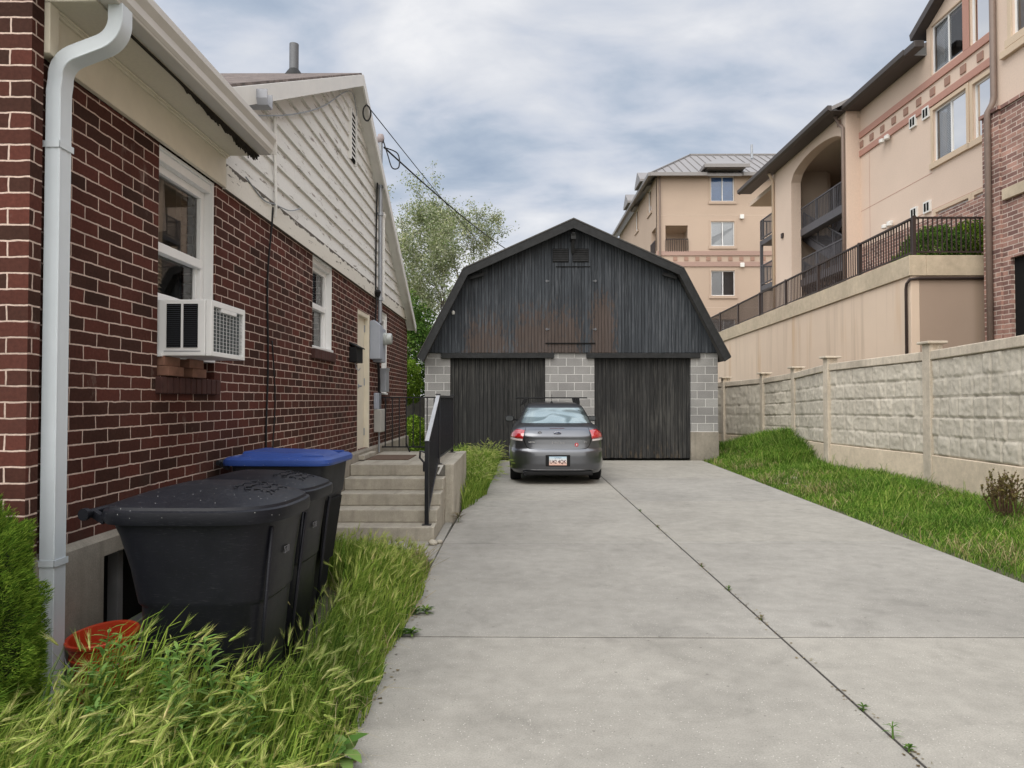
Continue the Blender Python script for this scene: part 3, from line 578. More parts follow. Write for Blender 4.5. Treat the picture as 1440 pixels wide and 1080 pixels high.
# service mast, meter, boxes
mast = thing('service_mast', 'tall grey electrical conduit mast running up past the gable roof edge', 'conduit', HF.p(10.4, 2.5, .08))
c = MB(); c.tube([HF.p(10.4, 2.62, .09), HF.p(10.4, 5.30, .09)], .030, 12); c.build('pipe', M['galv'], mast, smooth=40)
MB().lathe(HF.p(10.4, 5.29, .09), [(.036, 0), (.05, .02), (.055, .07), (.04, .12), (0, .135)], 14).build('weather_head', plain('pinkish_grey', (.36, .31, .31), .6), mast, smooth=40)
c = MB()
for z in (2.95, 4.2, 4.62): c.lathe(HF.p(10.4, z, .09), [(.033, 0), (.044, .005), (.044, .05), (.033, .055)], 12)
c.build('couplings', M['galv'], mast)
p2 = MB().tube([HF.p(10.75, 3.0, .07), HF.p(10.75, 4.28, .07)], .024, 10).build('vent_tube', M['white'], mast); MB().lathe(HF.p(10.75, 4.26, .07), [(.03, 0), (.04, .04), (.02, .09), (0, .1)], 10).build('cap', M['white'], p2)
met = thing('electric_meter', 'grey electric meter panel with round glass meter below the conduit mast', 'electric meter', HF.p(10.45, 2.2, .1))
c = MB(); c.prism([(0, 2.08), (0, 2.62), (.06, 2.64), (.15, 2.56), (.15, 2.08)], lambda o, z: HF.p(10.10, z, o), lambda o, z: HF.p(10.32, z, o)); c.build('disconnect_box', M['meter_grey'], met, bevel=.01)
MB().box(10.34, 10.66, 0, .13, 2.05, 2.55, fr=HF).build('meter_socket', M['meter_grey'], met, bevel=.01)
c = MB().lathe(HF.p(10.50, 2.40, .13), [(.095, 0), (.095, .03), (.085, .04), (.085, .10), (.07, .12), (0, .125)], 20, 'x').build('dial', plain('meter_glass', (.42, .44, .42), .15, spec=.8), met, smooth=40)
MB().tube([HF.p(10.5, 2.05, .05), HF.p(10.55, 1.80, .05), HF.p(10.62, 1.55, .04), HF.p(10.62, 1.1, .05)], .02, 8).build('cable', M['cable'], met)
jb = thing('junction_box', 'pale grey cable box fixed below the tall narrow window', 'utility box', HF.p(10.9, 1.7, .04)); MB().box(10.86, 11.12, 0, .10, 1.62, 1.98, fr=HF).build('box', M['galv'], jb, bevel=.006); MB().box(10.85, 11.13, .1, .108, 1.955, 1.99, fr=HF).build('lip', M['galv'], jb)
tb = thing('telephone_box', 'small white cable box low on the brick behind the porch railing', 'utility box', HF.p(10.55, 1.0, .04)); MB().box(10.42, 10.72, 0, .11, 1.02, 1.36, fr=HF).build('box', plain('box_beige', (.40, .39, .36), .6), tb, bevel=.012); MB().box(10.41, 10.73, .0, .05, 1.36, 1.60, fr=HF).build('upper_box', M['meter_grey'], tb, bevel=.01)
MB().tube([HF.p(10.57, 1.02, .05), HF.p(10.58, .72, .05)], .012, 8).build('conduit', M['galv'], tb)
def cable(name, pts, r, label, m='cable', sub=6):
    pts = [Vector(p) for p in pts]; P = []
    for i in range(len(pts)-1):
        a, b, c_, d_ = pts[max(i-1, 0)], pts[i], pts[i+1], pts[min(i+2, len(pts)-1)]
        for k in range(sub):
            t = k/sub; P.append(.5*((2*b)+(c_-a)*t+(2*a-5*b+4*c_-d_)*t*t+(3*b-a-3*c_+d_)*t**3))
    P.append(pts[-1]); o = MB().tube(P, r, 6).build(name, M[m], smooth=True); return tag(o, label, 'cable')
cable('wall_cable', [HF.p(5.95, 3.12, .034), HF.p(5.93, 3.0, .036), HF.p(5.90, 2.5, .012), HF.p(5.92, 1.8, .014), HF.p(5.89, 1.2, .012), HF.p(5.92, .86, .014)], .008, 'thin black cable hanging down the brick wall left of the second window')
cable('wall_cable', [HF.p(6.02, 2.0, .012), HF.p(6.10, 1.5, .014), HF.p(6.03, 1.0, .013), HF.p(6.0, .95, .013)], .006, 'second shorter black wire on the brick, behind the blue lidded bin')
ob = thing('outlet_box', 'small cream outlet box on the brick above the blue lidded bin', 'outlet box', HF.p(6.05, .98, .02)); MB().box(5.98, 6.10, 0, .05, .93, 1.05, fr=HF).build('box', M['cream'], ob, bevel=.006); MB().box(5.99, 6.09, .05, .056, .94, 1.04, fr=HF).build('cover', M['cream'], ob)
cable('mast_cable', [HF.p(10.33, 5.2, .07), HF.p(10.34, 4.2, .045), HF.p(10.33, 3.2, .04), HF.p(10.28, 2.9, .06), HF.p(10.25, 2.62, .05)], .012, 'black cable strapped alongside the grey conduit mast')
cable('frieze_wire', [HF.p(5.35, 3.19, .034), HF.p(5.7, 3.12, .038), HF.p(5.98, 3.15, .05), HF.p(6.35, 3.20, .05), HF.p(6.75, 3.33, .036)], .005, 'loose pale wire drooping over the peeling frieze board', 'galv')
cable('rake_wire', [HF.p(5.35, 3.66, .05), HF.p(6.3, 4.05, .06), HF.p(7.4, 4.58, .05), HF.p(8.4, 5.18, .06), HF.p(8.85, 5.30, .05), HF.p(9.1, 5.05, .04)], .006, 'thin grey wire strung along under the gable rake', 'galv')
A1 = Vector(HF.p(10.4, 5.22, .14)); B1 = Vector((2.93, 45, 10.1)); P = [A1 + (B1-A1)*t + Vector((0, 0, -1.5*t*(1-t)*2)) for t in [i/12 for i in range(13)]]
cable('power_line', P, .013, 'thick black power line from the mast weather head over the barn roof', sub=3)
A2 = Vector(HF.p(9.07, 5.30, .16)); B2 = Vector((.62, 40, 7.7)); P = [A2 + (B2-A2)*t + Vector((0, 0, -.5*t*(1-t)*2)) for t in [i/10 for i in range(11)]]
cable('phone_line', P, .007, 'thinner phone line from the gable peak crossing below the power line', sub=3)
cable('drip_loop', [HF.p(10.38, 5.35, .12), HF.p(10.36, 5.1, .2), HF.p(10.35, 4.9, .27), HF.p(10.4, 4.93, .36), HF.p(10.46, 5.15, .33), A1], .010, 'black drip loop of wire hanging beside the weather head')
P = [HF.p(9.07+.02*math.sin(t), 5.19+.10*math.cos(t), .165+.045*math.sin(t)) for t in [i*.55 for i in range(12)]]
cable('wire_coil', P, .010, 'coil of black wire hooked at the gable edge', sub=3)

# ================================================================ PORCH STEPS
steps = thing('porch_steps', 'concrete porch with five steps leading up to the cream side door', 'steps', (-1.45, 9.2, 0))
RISE, D0, TR = .14, 7.60, .30; mb = MB()
for k in range(4): mb.box(-2.045, -.872+.004*k, D0+TR*k, 11.0-.01*k, -.05 if k == 0 else RISE*k+.0005, RISE*(k+1))
mb.build('tread', M['step'], steps, bevel=.012, seg=3)
mb = MB(); mb.box(-2.044, -.875, D0+TR*4, 11.05, RISE*4+.0005, RISE*5); mb.box(-.873, -.765, D0+TR*4-.02, 11.06, -.05, RISE*5+.004); mb.build('landing', M['step'], steps, bevel=.012, seg=3)
mb = MB(); mb.box(-1.0, -.872, D0+TR*4-.03, D0+TR*4-.001, RISE*4+.004, RISE*5-.002); mb.build('number_plate', plain('dark_plate', (.16, .15, .13), .7, var=.5, sc=30), steps)
text('house_number', '7', .155, (-.935, D0+TR*4-.032, RISE*4.5+.002), Euler((R(90), 0, 0)), M['white'], steps, sx=1.1, bold=.004)
def picket_rail(name, label, posts, x, parent=None): pass
hr = thing('handrail', 'black steel stair handrail with pale worn top rail beside the porch steps', 'handrail', (-.97, 9.2, 0))
XR = -.965
def post(p, h, w=.045):
    m_ = MB(); m_.box(p[0]-w/2, p[0]+w/2, p[1]-w/2, p[1]+w/2, p[2], p[2]+h); m_.box(p[0]-w*.7, p[0]+w*.7, p[1]-w*.7, p[1]+w*.7, p[2]+h, p[2]+h+.012); m_.box(p[0]-.05, p[0]+.05, p[1]-.05, p[1]+.05, p[2], p[2]+.008)
    return m_.build('post', M['black_steel'], hr, bevel=.003)
post((XR, 7.75, .14), .90); post((XR, 8.86, .70), .86); post((XR, 10.80, .70), .86)
MB().bar((XR, 7.74, 1.045), (XR, 8.86, 1.555), .045, .022).build('top_rail', M['rail_light'], hr, bevel=.004)
MB().bar((XR, 8.86, 1.54), (XR, 10.82, 1.54), .04, .03).build('top_rail', M['black_steel'], hr, bevel=.004)
MB().bar((XR, 7.77, .245), (XR, 8.84, .76), .03, .025).build('bottom_rail', M['black_steel'], hr); MB().bar((XR, 8.88, .775), (XR, 10.78, .775), .03, .025).build('bottom_rail', M['black_steel'], hr)
m_ = MB()
for k in range(10):
    y = 7.86+k*.099; z = .245+(y-7.77)*.481; m_.box(XR-.008, XR+.008, y-.008, y+.008, z, z+.79)
m_.build('stair_pickets', M['black_steel'], hr); m_ = MB()
for k in range(18): y = 8.96+k*.101; m_.box(XR-.008, XR+.008, y-.008, y+.008, .78, 1.53)
m_.build('landing_pickets', M['black_steel'], hr)
MB().tube([(XR-.02, 7.74, .93), (XR-.07, 7.73, .94), (XR-.075, 7.73, .87), (XR-.03, 7.73, .82), (XR-.03, 7.73, .72)], .012, 8).build('latch', M['black_steel'], hr)
br = thing('porch_railing', 'low black railing with thin pickets across the far end of the porch', 'railing', (-1.5, 10.9, .7))
MB().bar((-2.06, 10.92, 1.535), (-.99, 10.92, 1.535), .03, .018, ).build('top_rail', M['black_steel'], br); MB().bar((-2.06, 10.92, .775), (-.99, 10.92, .775), .03, .02).build('bottom_rail', M['black_steel'], br); m_ = MB()
for k in range(10): x = -2.0+k*.107; m_.box(x-.008, x+.008, 10.912, 10.928, .785, 1.528)
m_.build('pickets', M['black_steel'], br); MB().bar((-1.62, 10.9, .70), (-1.68, 10.9, .84), .02).build('brace', M['black_steel'], br)
mat_ = MB(); mat_.box(-1.98, -1.42, 9.42, 10.2, .7005, .712); tag(mat_.build('doormat', plain('brown_mat', (.14, .095, .07), .95, var=.4, sc=60, bump=.6), bevel=.004), 'worn brown doormat lying on the porch at the cream door', 'doormat')
# ================================================================ BARN GARAGE
GY = 17.7
barn = thing('barn_garage', 'black gambrel barn garage with grey block piers and two wide board doors', 'garage', (1.4, 21, 0))
gx0, gx1, ztop = -2.26, 5.03, 2.72
wallb = MB(); GF = Frame((0, GY, 0), (1, 0, 0), (0, -1, 0)); D1, D2 = (-1.63, .74, -.1, 2.60), (1.96, 4.36, -.1, 2.60)
wall_holes(wallb, GF, gx0, gx1, -.12, ztop, [D1, D2], .2); wallb.box(gx0, gx0+.2, GY+.201, GY+7, -.12, ztop); wallb.box(gx1-.2, gx1, GY+.201, GY+7, -.12, ztop); wallb.box(gx0+.2, gx1-.2, GY+6.8, GY+7, -.12, ztop)
wallb.build('block_wall', M['cmu'], barn)
MB().box(4.355, 5.045, -.4, .012, -.1, .70, fr=GF).build('concrete_base', M['found'], barn, bevel=.01)
OUT = [(gx0, 2.66), (-1.17, 4.60), (1.42, 5.80), (3.99, 4.60), (gx1, 2.66)]
def outline(x):
    for (xa, za), (xb, zb) in zip(OUT, OUT[1:]):
        if xa <= x <= xb: return za + (zb-za)*(x-xa)/(xb-xa)
    return 2.66
random.seed(5); mb = MB(); bwid = .0829; n = 88
for i in range(n):
    x0 = gx0 + i*bwid + .0045; x1 = gx0 + (i+1)*bwid - .0045; o = .055 + random.uniform(-.003, .004); zb = 2.665 + random.uniform(-.004, .004)
    za, zc = outline(x0), outline(x1)
    if max(za, zc) < zb + .02: continue
    P = [GF.p(x0, zb, o), GF.p(x1, zb, o), GF.p(x1, max(zc, zb), o), GF.p(x0, max(za, zb), o), GF.p(x0, zb, .03), GF.p(x1, zb, .03), GF.p(x1, max(zc, zb), .03), GF.p(x0, max(za, zb), .03)]
    mb.add(P, [(0, 1, 2, 3), (0, 4, 5, 1), (1, 5, 6, 2), (0, 3, 7, 4)])
mb.build('siding', M['barn'], barn, recalc=False)
MB().prism([(gx0, 2.7)] + OUT + [(gx1, 2.7)], lambda x, z: GF.p(x, z, .03), lambda x, z: GF.p(x, z, -.05)).build('gable_backing', M['dark_gap'], barn)
MB().prism([(gx0, 2.7)] + OUT + [(gx1, 2.7)], lambda x, z: GF.p(x, z, -6.85), lambda x, z: GF.p(x, z, -6.95)).build('rear_gable', M['btrim'], barn)
for (a, b) in ((-1.85, .955), (1.76, 4.58)): MB().box(a, b, .001, .07, 2.53, 2.655, fr=GF).build('lintel', M['btrim'], barn, bevel=.008)
for (a, b, _, _) in (D1, D2):
    mb = MB(); k = int((b-a)/.1); w = (b-a)/k
    for i in range(k): o = -.09+random.uniform(-.004, .004); mb.box(a+i*w+.005, a+(i+1)*w-.005, o-.03, o, .035+random.uniform(0, .02), 2.6, fr=GF)
    dr_ = mb.build('door', M['bdoor'], barn); MB().box(a+.002, b-.002, -.16, -.125, .01, 2.6, fr=GF).build('door_backing', M['dark_gap'], dr_)
for x in (1.12, 1.62):
    v = MB().box(x-.20, x+.20, .056, .066, 4.92, 5.26, fr=GF).build('gable_vent', M['dark_gap'], barn); s = MB()
    for k in range(7): s.add([GF.p(x-.19, 4.94+k*.045, .085), GF.p(x+.19, 4.94+k*.045, .085), GF.p(x+.19, 4.98+k*.045, .068), GF.p(x-.19, 4.98+k*.045, .068)], [(0, 1, 2, 3)])
    s.build('slats', M['btrim'], v)
lo = MB(); lo.box(.74, 1.98, .06, .075, 2.885, 2.912, fr=GF); lo.box(1.0, 1.86, .06, .072, 4.80, 4.818, fr=GF); lo.build('loft_hatch', M['dark_gap'], barn)
h = MB()
for x in (.74, 1.92):
    for z in (4.44, 3.24): h.box(x, x+.10, .06, .075, z, z+.02, fr=GF); h.box(x+(.02 if x < 1 else .05), x+(.05 if x < 1 else .08), .06, .078, z-.02, z+.04, fr=GF)
h.build('hatch_hinges', M['vent_grey'], barn)
lp = MB().lathe(GF.p(-1.55, 3.62, .06), [(.0, 0), (.03, 0), (.04, .03), (.035, .08), (0, .1)], 12).build('floodlight', M['white'], barn, smooth=40)
# roof: gambrel slabs with a front overhang
OR = [(-2.40, 2.53), (-1.28, 4.70), (1.42, 5.92), (4.11, 4.70), (5.24, 2.53)]; IR = [(-2.27, 2.44), (-1.19, 4.60), (1.42, 5.79), (4.03, 4.60), (5.11, 2.44)]
ro = MB(); ro.prism(OR + IR[::-1], lambda x, z: (x, GY-.36, z), lambda x, z: (x, GY+7.3, z)); ro.build('roof', M['barn_roof'], barn)
ro = MB(); ro.prism([(x, z+.03) for x, z in OR] + OR[::-1], lambda x, z: (x, GY-.41, z), lambda x, z: (x, GY-.28, z)); ro.build('roof_edge', M['barn_roof'], barn)
IF = [(-2.25, 2.43), (-1.17, 4.55), (1.42, 5.70), (4.00, 4.55), (5.09, 2.43)]
for i in range(4):
    q = MB(); pl = [OR[i], OR[i+1], IF[i+1], IF[i]]; q.prism(pl, lambda x, z: (x, GY-.40, z-.004), lambda x, z: (x, GY-.362, z-.004)); q.build('bargeboard', M['btrim'], barn, bevel=.004)
q = MB(); q.box(1.36, 1.48, GY-.34, GY-.06, 5.44, 5.56); q.bar((1.42, GY-.34, 5.6), (1.42, GY-.07, 5.15), .08); q.build('peak_bracket', M['btrim'], barn)
for x, s in ((-1.13, 1), (3.97, -1)): MB().bar((x, GY-.2, 4.50), (x+s*.35, GY-.2, 4.60), .07).build('purlin_end', M['btrim'], barn)

# ================================================================ CAR
car = thing('parked_car', 'dark grey sedan with roof bars parked rear-on before the barn doors', 'car', (.745, 12.56, 0)); WL[car.name] = Vector()
def carpaint():
    t = NT('grey_car_paint'); p = t.obj(); n = t.noise(p, 900, 2); d = t.noise(p, 3, 5)
    t.set(Base_Color=t.mix(d, (.105, .109, .122), (.135, .14, .153)), Metallic=.85, Roughness=.30, Coat_Weight=.7, Coat_Roughness=.06, Normal=t.bump(n, .04, .001)); return t.m
CP = carpaint(); DG = plain('car_glass_dark', (.035, .045, .048), .06, spec=1.0, coat=1); 
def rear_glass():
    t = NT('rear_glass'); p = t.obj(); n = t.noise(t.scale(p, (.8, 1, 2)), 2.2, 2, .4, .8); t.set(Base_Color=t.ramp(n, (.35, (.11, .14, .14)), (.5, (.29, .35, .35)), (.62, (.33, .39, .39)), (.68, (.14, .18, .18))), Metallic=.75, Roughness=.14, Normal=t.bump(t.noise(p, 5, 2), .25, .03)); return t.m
RG = rear_glass(); TR_ = plain('tyre_rubber', (.012, .012, .013), .8, var=.2); RIM = plain('alloy', (.35, .36, .38), .3, metal=.8)
TLR = plain('tail_red', (.42, .008, .012), .12, spec=.8, coat=1, var=.3, sc=30); TLW = plain('tail_clear', (.62, .55, .55), .15, spec=.8, coat=1)
ROWS = [(.17, .74, .20, 4.26), (.20, .80, .07, 4.40), (.26, .836, .012, 4.44), (.36, .848, .0, 4.45), (.50, .853, .0, 4.46), (.575, .853, .004, 4.46), (.605, .852, .020, 4.45), (.625, .850, .052, 4.44), (.70, .848, .062, 4.42), (.80, .846, .066, 4.38), (.838, .842, .062, 4.36), (.855, .838, .068, 4.34), (.90, .826, .098, 4.26), (.96, .800, .155, 4.02), (1.01, .765, .245, 3.60), (1.045, .725, .40, 3.30), (1.07, .700, .52, 3.18), (1.12, .682, .60, 3.05), (1.20, .650, .73, 2.86), (1.28, .612, .86, 2.68), (1.345, .576, .98, 2.52), (1.385, .545, 1.08, 2.40), (1.425, .48, 1.24, 2.24), (1.452, .36, 1.45, 2.06), (1.463, .20, 1.62, 1.92), (1.466, .05, 1.75, 1.82)]
RA = np.array(ROWS)
def rowat(z): return [float(np.interp(z, RA[:, 0], RA[:, k])) for k in (1, 2, 3)]
def cpt(u, z):
    """u 0..1 round half the plan outline: 0 rear centre, .5 mid side, 1 front centre (x>0)"""
    w, r, f = rowat(z); cy = (r+f)/2; L = min(.95, (f-r)/2*.98); e = 4.5 if z < 1.05 else 4.5
    def q(t):   # t 0 (centre) .. 1 (side)
        a = t*math.pi/2; return w*math.sin(a)**(2/e), math.cos(a)**(2/e)
    if u <= .4: a = q(U(u/.4)); return (a[0], r+L-L*a[1], z)
    if u >= .6: a = q(U((1-u)/.4)); return (a[0], f-L+L*a[1], z)
    return (w, r+L+(f-r-2*L)*(u-.4)/.2, z)
def U(t): return t**1.9 if t < .5 else (1-(1-t)**1.9*(1-.5**1.9)/(.5**1.9)) if False else t**1.7
zs = []
for i in range(len(RA)-1): k = max(1, int(round((RA[i+1, 0]-RA[i, 0])/.022))); zs += [RA[i, 0]+(RA[i+1, 0]-RA[i, 0])*j/k for j in range(k)]
zs.append(RA[-1, 0]); us = [i/96 for i in range(97)]; nu = len(us)
G = [[cpt(u, z) for u in us] for z in zs]
WH = [(.93, .318), (3.56, .318)]
V = []; full = []
for row in G:
    ring = list(range(len(V), len(V)+2*nu-2)); V += row + [(-x, y, z) for x, y, z in row[-2:0:-1]]; full.append(ring)
B_, RW, SW, WS = [], [], [], []
nr = len(full[0])
for j in range(len(zs)-1):
    for k in range(nr):
        q = (full[j][k], full[j][(k+1) % nr], full[j+1][(k+1) % nr], full[j+1][k]); c = sum((Vector(V[i]) for i in q), Vector())/4; w, r, f = rowat(c.z)
        if c.z < .66 and abs(c.x) > .55 and any((c.y-wy)**2+(c.z-wz)**2 < .345**2 for wy, wz in WH): continue
        if 1.075 < c.z < 1.345 and c.y < r+.45 and abs(c.x) < w*.915: RW.append(q)
        elif 1.075 < c.z < 1.345 and c.y > f-.5 and abs(c.x) < w*.93: WS.append(q)
        elif 1.09 < c.z < 1.335 and abs(c.x) > w*.93 and r+.42 < c.y < f-.30 and abs(c.y-2.02) > .045: SW.append(q)
        else: B_.append(q)
B_.append(tuple(full[-1])); B_.append(tuple(full[0][::-1]))
def carmesh(name, F, m):
    used = sorted({i for q in F for i in q}); ix = {v: i for i, v in enumerate(used)}; me = bpy.data.meshes.new(name)
    me.from_pydata([V[i] for i in used], [], [[ix[i] for i in q] for q in F]); me.materials.append(m); me.polygons.foreach_set('use_smooth', [True]*len(F))
    o = bpy.data.objects.new(name, me); COL.objects.link(o); o.parent = car; WL[o.name] = Vector(); return o
body = carmesh('body', B_, CP); carmesh('rear_window', RW, RG); carmesh('side_windows', SW, DG); carmesh('windscreen', WS, DG)
def ry(x, z, o=.0):
    lo, hi = 0.0, .4
    for _ in range(40):
        m = (lo+hi)/2
        if cpt(m, z)[0] < abs(x): lo = m
        else: hi = m
    return cpt(lo, z)[1]-o
def rline(pts, r, o, name, m, parent=car, n=6):
    P = []
    for (xa, za), (xb, zb) in zip(pts, pts[1:]):
        for i in range(8): t = i/8; x, z = xa+(xb-xa)*t, za+(zb-za)*t; P.append((x, ry(x, z, o), z))
    x, z = pts[-1]; P.append((x, ry(x, z, o), z)); return MB().tube(P, r, n).build(name, m, parent, smooth=True)
rline([(-.60, .80), (-.575, .72), (-.55, .665), (-.50, .632), (-.40, .624), (.40, .624), (.50, .632), (.55, .665), (.575, .72), (.60, .80)], .006, -.002, 'boot_shut_line', M['dark_gap'])
rline([(-.57, .838), (.57, .838)], .004, .0, 'boot_crease', CP)
rline([(-.60, .80), (-.58, .93), (-.56, 1.0)], .004, -.001, 'boot_shut_line', M['dark_gap']); rline([(.60, .80), (.58, .93), (.56, 1.0)], .004, -.001, 'boot_shut_line', M['dark_gap'])
rline([(-.13, .985), (.13, .985)], .006, .0, 'brake_light', plain('brake_lens', (.12, .06, .07), .3), n=4)
rline([(-.83, .262), (.83, .262)], .006, .003, 'bumper_line', plain('bumper_highlight', (.2, .2, .21), .3, metal=.5))
MB().box(-.62, .62, .03, .12, .16, .235).build('bumper_skirt', M['black'], car, bevel=.02)
def lamp(s):
    def patch(zf0, zf1, u0, u1, o, name, m, par):
        n1, n2 = 26, 14; P = []
        for j in range(n2+1):
            for i in range(n1+1):
                u = u0+(u1-u0)*i/n1; z0, z1 = zf0(i/n1), zf1(i/n1); z = z0+(z1-z0)*j/n2; a = Vector(cpt(u, z)); b = Vector(cpt(u+.004, z)); t = (b-a); nn = Vector((t.y, -t.x, 0)).normalized()
                ed = min(i/n1, 1-i/n1, j/n2, 1-j/n2); k = o*min(1, ed*8+.05); a = a+nn*k; P.append((a.x*s, a.y, a.z))
        F = [(j*(n1+1)+i, j*(n1+1)+i+1, (j+1)*(n1+1)+i+1, (j+1)*(n1+1)+i) for j in range(n2) for i in range(n1)]
        return MB().add(P, F).build(name, m, par, smooth=True)
    def uo(x, z=.86):
        lo, hi = 0, .4
        for _ in range(40):
            m = (lo+hi)/2
            if cpt(m, z)[0] < x: lo = m
            else: hi = m
        return lo
    ua, ub = uo(.605), .37
    t = patch(lambda t: .800+.02*t, lambda t: .955+.015*math.sin(t*3.1)-.09*max(0, t-.55)/.45, ua, ub, .014, 'taillight', TLR, car)
    patch(lambda t: .762+.016*t, lambda t: .797+.02*t, ua+.004, ub, .013, 'reversing_lens', TLW, t)
lamp(1); lamp(-1)
# plate, emblem, lettering
yp = ry(.0, .43)-.006
MB().box(-.215, .215, yp-.012, yp+.02, .325, .525).build('plate_frame', M['black'], car, bevel=.008)
def platemat():
    t = NT('plate_paint'); p = t.sep(t.obj()); t.set(Base_Color=t.ramp(t.math('DIVIDE', t.math('SUBTRACT', p[2], .345), .15), (.0, (.75, .45, .36)), (.35, (.80, .62, .55)), (.7, (.70, .76, .80)), (1.0, (.45, .62, .75))), Roughness=.4); return t.m
pl_ = MB().box(-.155, .155, yp-.016, yp-.012, .345, .498).build('number_plate', platemat(), car, bevel=.002); RT = Euler((R(90), 0, 0)); INK = plain('plate_ink', (.08, .02, .03), .5)
text('plate_characters', 'U42 4QK', .092, (0, yp-.017, .405), RT, INK, pl_, ext=.001, sx=.80, bold=.001); text('plate_heading', 'UTAH', .034, (0, yp-.017, .475), RT, plain('plate_blue', (.04, .07, .18), .5), pl_, ext=.001, sx=1.3)
CH = plain('chrome', (.62, .62, .64), .15, metal=1)
def oval(x, z, a, b, o, d, m, name, par):
    n = 32; y = ry(x, z)-o; return MB().rings([[(x+a*k*math.cos(2*math.pi*i/n), y-dy, z+b*k*math.sin(2*math.pi*i/n)) for i in range(n)] for k, dy in ((1, -.015), (1, d*.6), (.9, d))]).build(name, m, par, smooth=40)
em = oval(0, .905, .068, .029, .008, .012, CH, 'emblem', car); oval(0, .905, .058, .022, .017, .008, plain('emblem_blue', (.015, .03, .10), .2, coat=1), 'enamel', em); text('emblem_script', 'Ford', .034, (0, ry(0, .905)-.027, .905), Euler((R(90), 0, 0)), CH, em, ext=.001)
for i, ch in enumerate('FOCUS'): pass
text('model_lettering', 'F O C U S', .046, (0.01, ry(0.1, .73)-.003, .735), RT, CH, car, ext=.003, sx=1.15); text('dealer_lettering', 'WESTERN', .030, (-.455, ry(-.455, .735)-.003, .745), RT, CH, car, ext=.002, sx=.95, bold=.001); text('trim_lettering', 'SES', .034, (.49, ry(.49, .745)-.003, .748), RT, CH, car, ext=.002, sx=1.1)
oval(.335, .70, .034, .034, .002, .003, plain('sticker_red', (.5, .05, .07), .5), 'round_sticker', car); MB().box(.327, .345, ry(.335, .70)-.009, ry(.335, .70)-.006, .685, .718).build('sticker_mark', M['white'], car)
o_ = oval(-.315, .905, .036, .033, .004, .003, plain('old_badge', (.09, .095, .11), .3), 'round_badge', car); oval(-.315, .905, .022, .02, .006, .003, plain('badge_centre', (.25, .25, .27), .3), 'badge_face', o_)
# wheels, arches, mirrors, roof bars, aerial, exhaust
for sx in (-1, 1):
    for (wy, wz) in WH:
        w = MB().lathe((sx*.745, wy, wz), [(.20, -.10), (.29, -.10), (.313, -.085), (.318, -.05), (.318, .05), (.313, .085), (.29, .10), (.20, .10)], 36, 'x').build('wheel', TR_, car, smooth=40)
        r_ = MB(); r_.lathe((sx*.745, wy, wz), [(.0, .04*sx), (.05, .05*sx), (.19, .06*sx), (.205, .095*sx), (.20, .03*sx)], 30, 'x'); r_.build('rim', RIM, w, smooth=40)
        P = [(sx*(cpt(.5, wz+.35*math.sin(a) if wz+.35*math.sin(a) > .2 else .2)[0]-.004), wy+.352*math.cos(a), wz+.352*math.sin(a)) for a in [math.pi*(-.08+1.16*i/24) for i in range(25)]]
        MB().tube(P, .014, 8).build('arch_lip', CP, car, smooth=True)
    MB().box(sx*.50 if sx > 0 else -.74, sx*.74 if sx > 0 else -.50, .5, 4.0, .2, .6).build('wheel_well', M['black'], car)
    m = MB(); c = Vector((sx*.875, 2.62, 1.10)); rs = []
    for dy, k in ((-.02, .82), (0, 1), (.05, .98), (.10, .7), (.13, .3)): rs.append([(c.x+k*.095*math.copysign(abs(math.cos(a))**.6, math.cos(a)), c.y+dy, c.z+k*.062*math.copysign(abs(math.sin(a))**.6, math.sin(a))) for a in [2*math.pi*i/24 for i in range(24)]])
    m.rings(rs); m.bar((sx*.70, 2.68, 1.07), (sx*.82, 2.66, 1.08), .05, .04); mi = m.build('wing_mirror', M['black'], car, smooth=50)
    MB().rings([[(c.x+.078*math.copysign(abs(math.cos(a))**.6, math.cos(a)), c.y-.024+d, c.z+.048*math.copysign(abs(math.sin(a))**.6, math.sin(a))) for a in [2*math.pi*i/24 for i in range(24)]] for d in (0, .004)]).build('mirror_glass', plain('mirror', (.06, .065, .07), .1, spec=.6), mi)
    MB().box(sx*.848-.004, sx*.848+.006, 1.55, 1.70, .80, .825).build('door_handle', CP, car)
for y in (1.42, 2.22):
    rk = MB().bar((-.745, y, 1.535), (.66, y, 1.535), .045, .026).build('roof_bar', M['black'], car, bevel=.006)
    for x in (-.545, .455):
        f = MB(); sg = -1 if x < 0 else 1; f.prism([(x-.03, 1.525), (x+.05, 1.525), (x+.03+sg*.03, 1.43), (x+sg*.07-.02, 1.385), (x-.05+sg*.05, 1.40)], lambda a, z: (a, y-.04, z), lambda a, z: (a, y+.04, z)); f.build('foot', M['black'], rk, bevel=.006)
a_ = MB(); a_.lathe((-.045, 1.30, 1.43), [(.03, 0), (.022, .02), (.008, .04)], 12); a_.tube([(-.045, 1.30, 1.45), (-.045, 1.18, 1.60)], .004, 6); a_.build('aerial', M['black'], car)
MB().tube([(-.575, .30, .20), (-.575, .02, .20)], .035, 14, caps=False).build('exhaust', M['galv'], car, smooth=40)
MB().box(-.70, .70, .35, 4.1, .19, .30).build('underbody', M['dark_gap'], car)

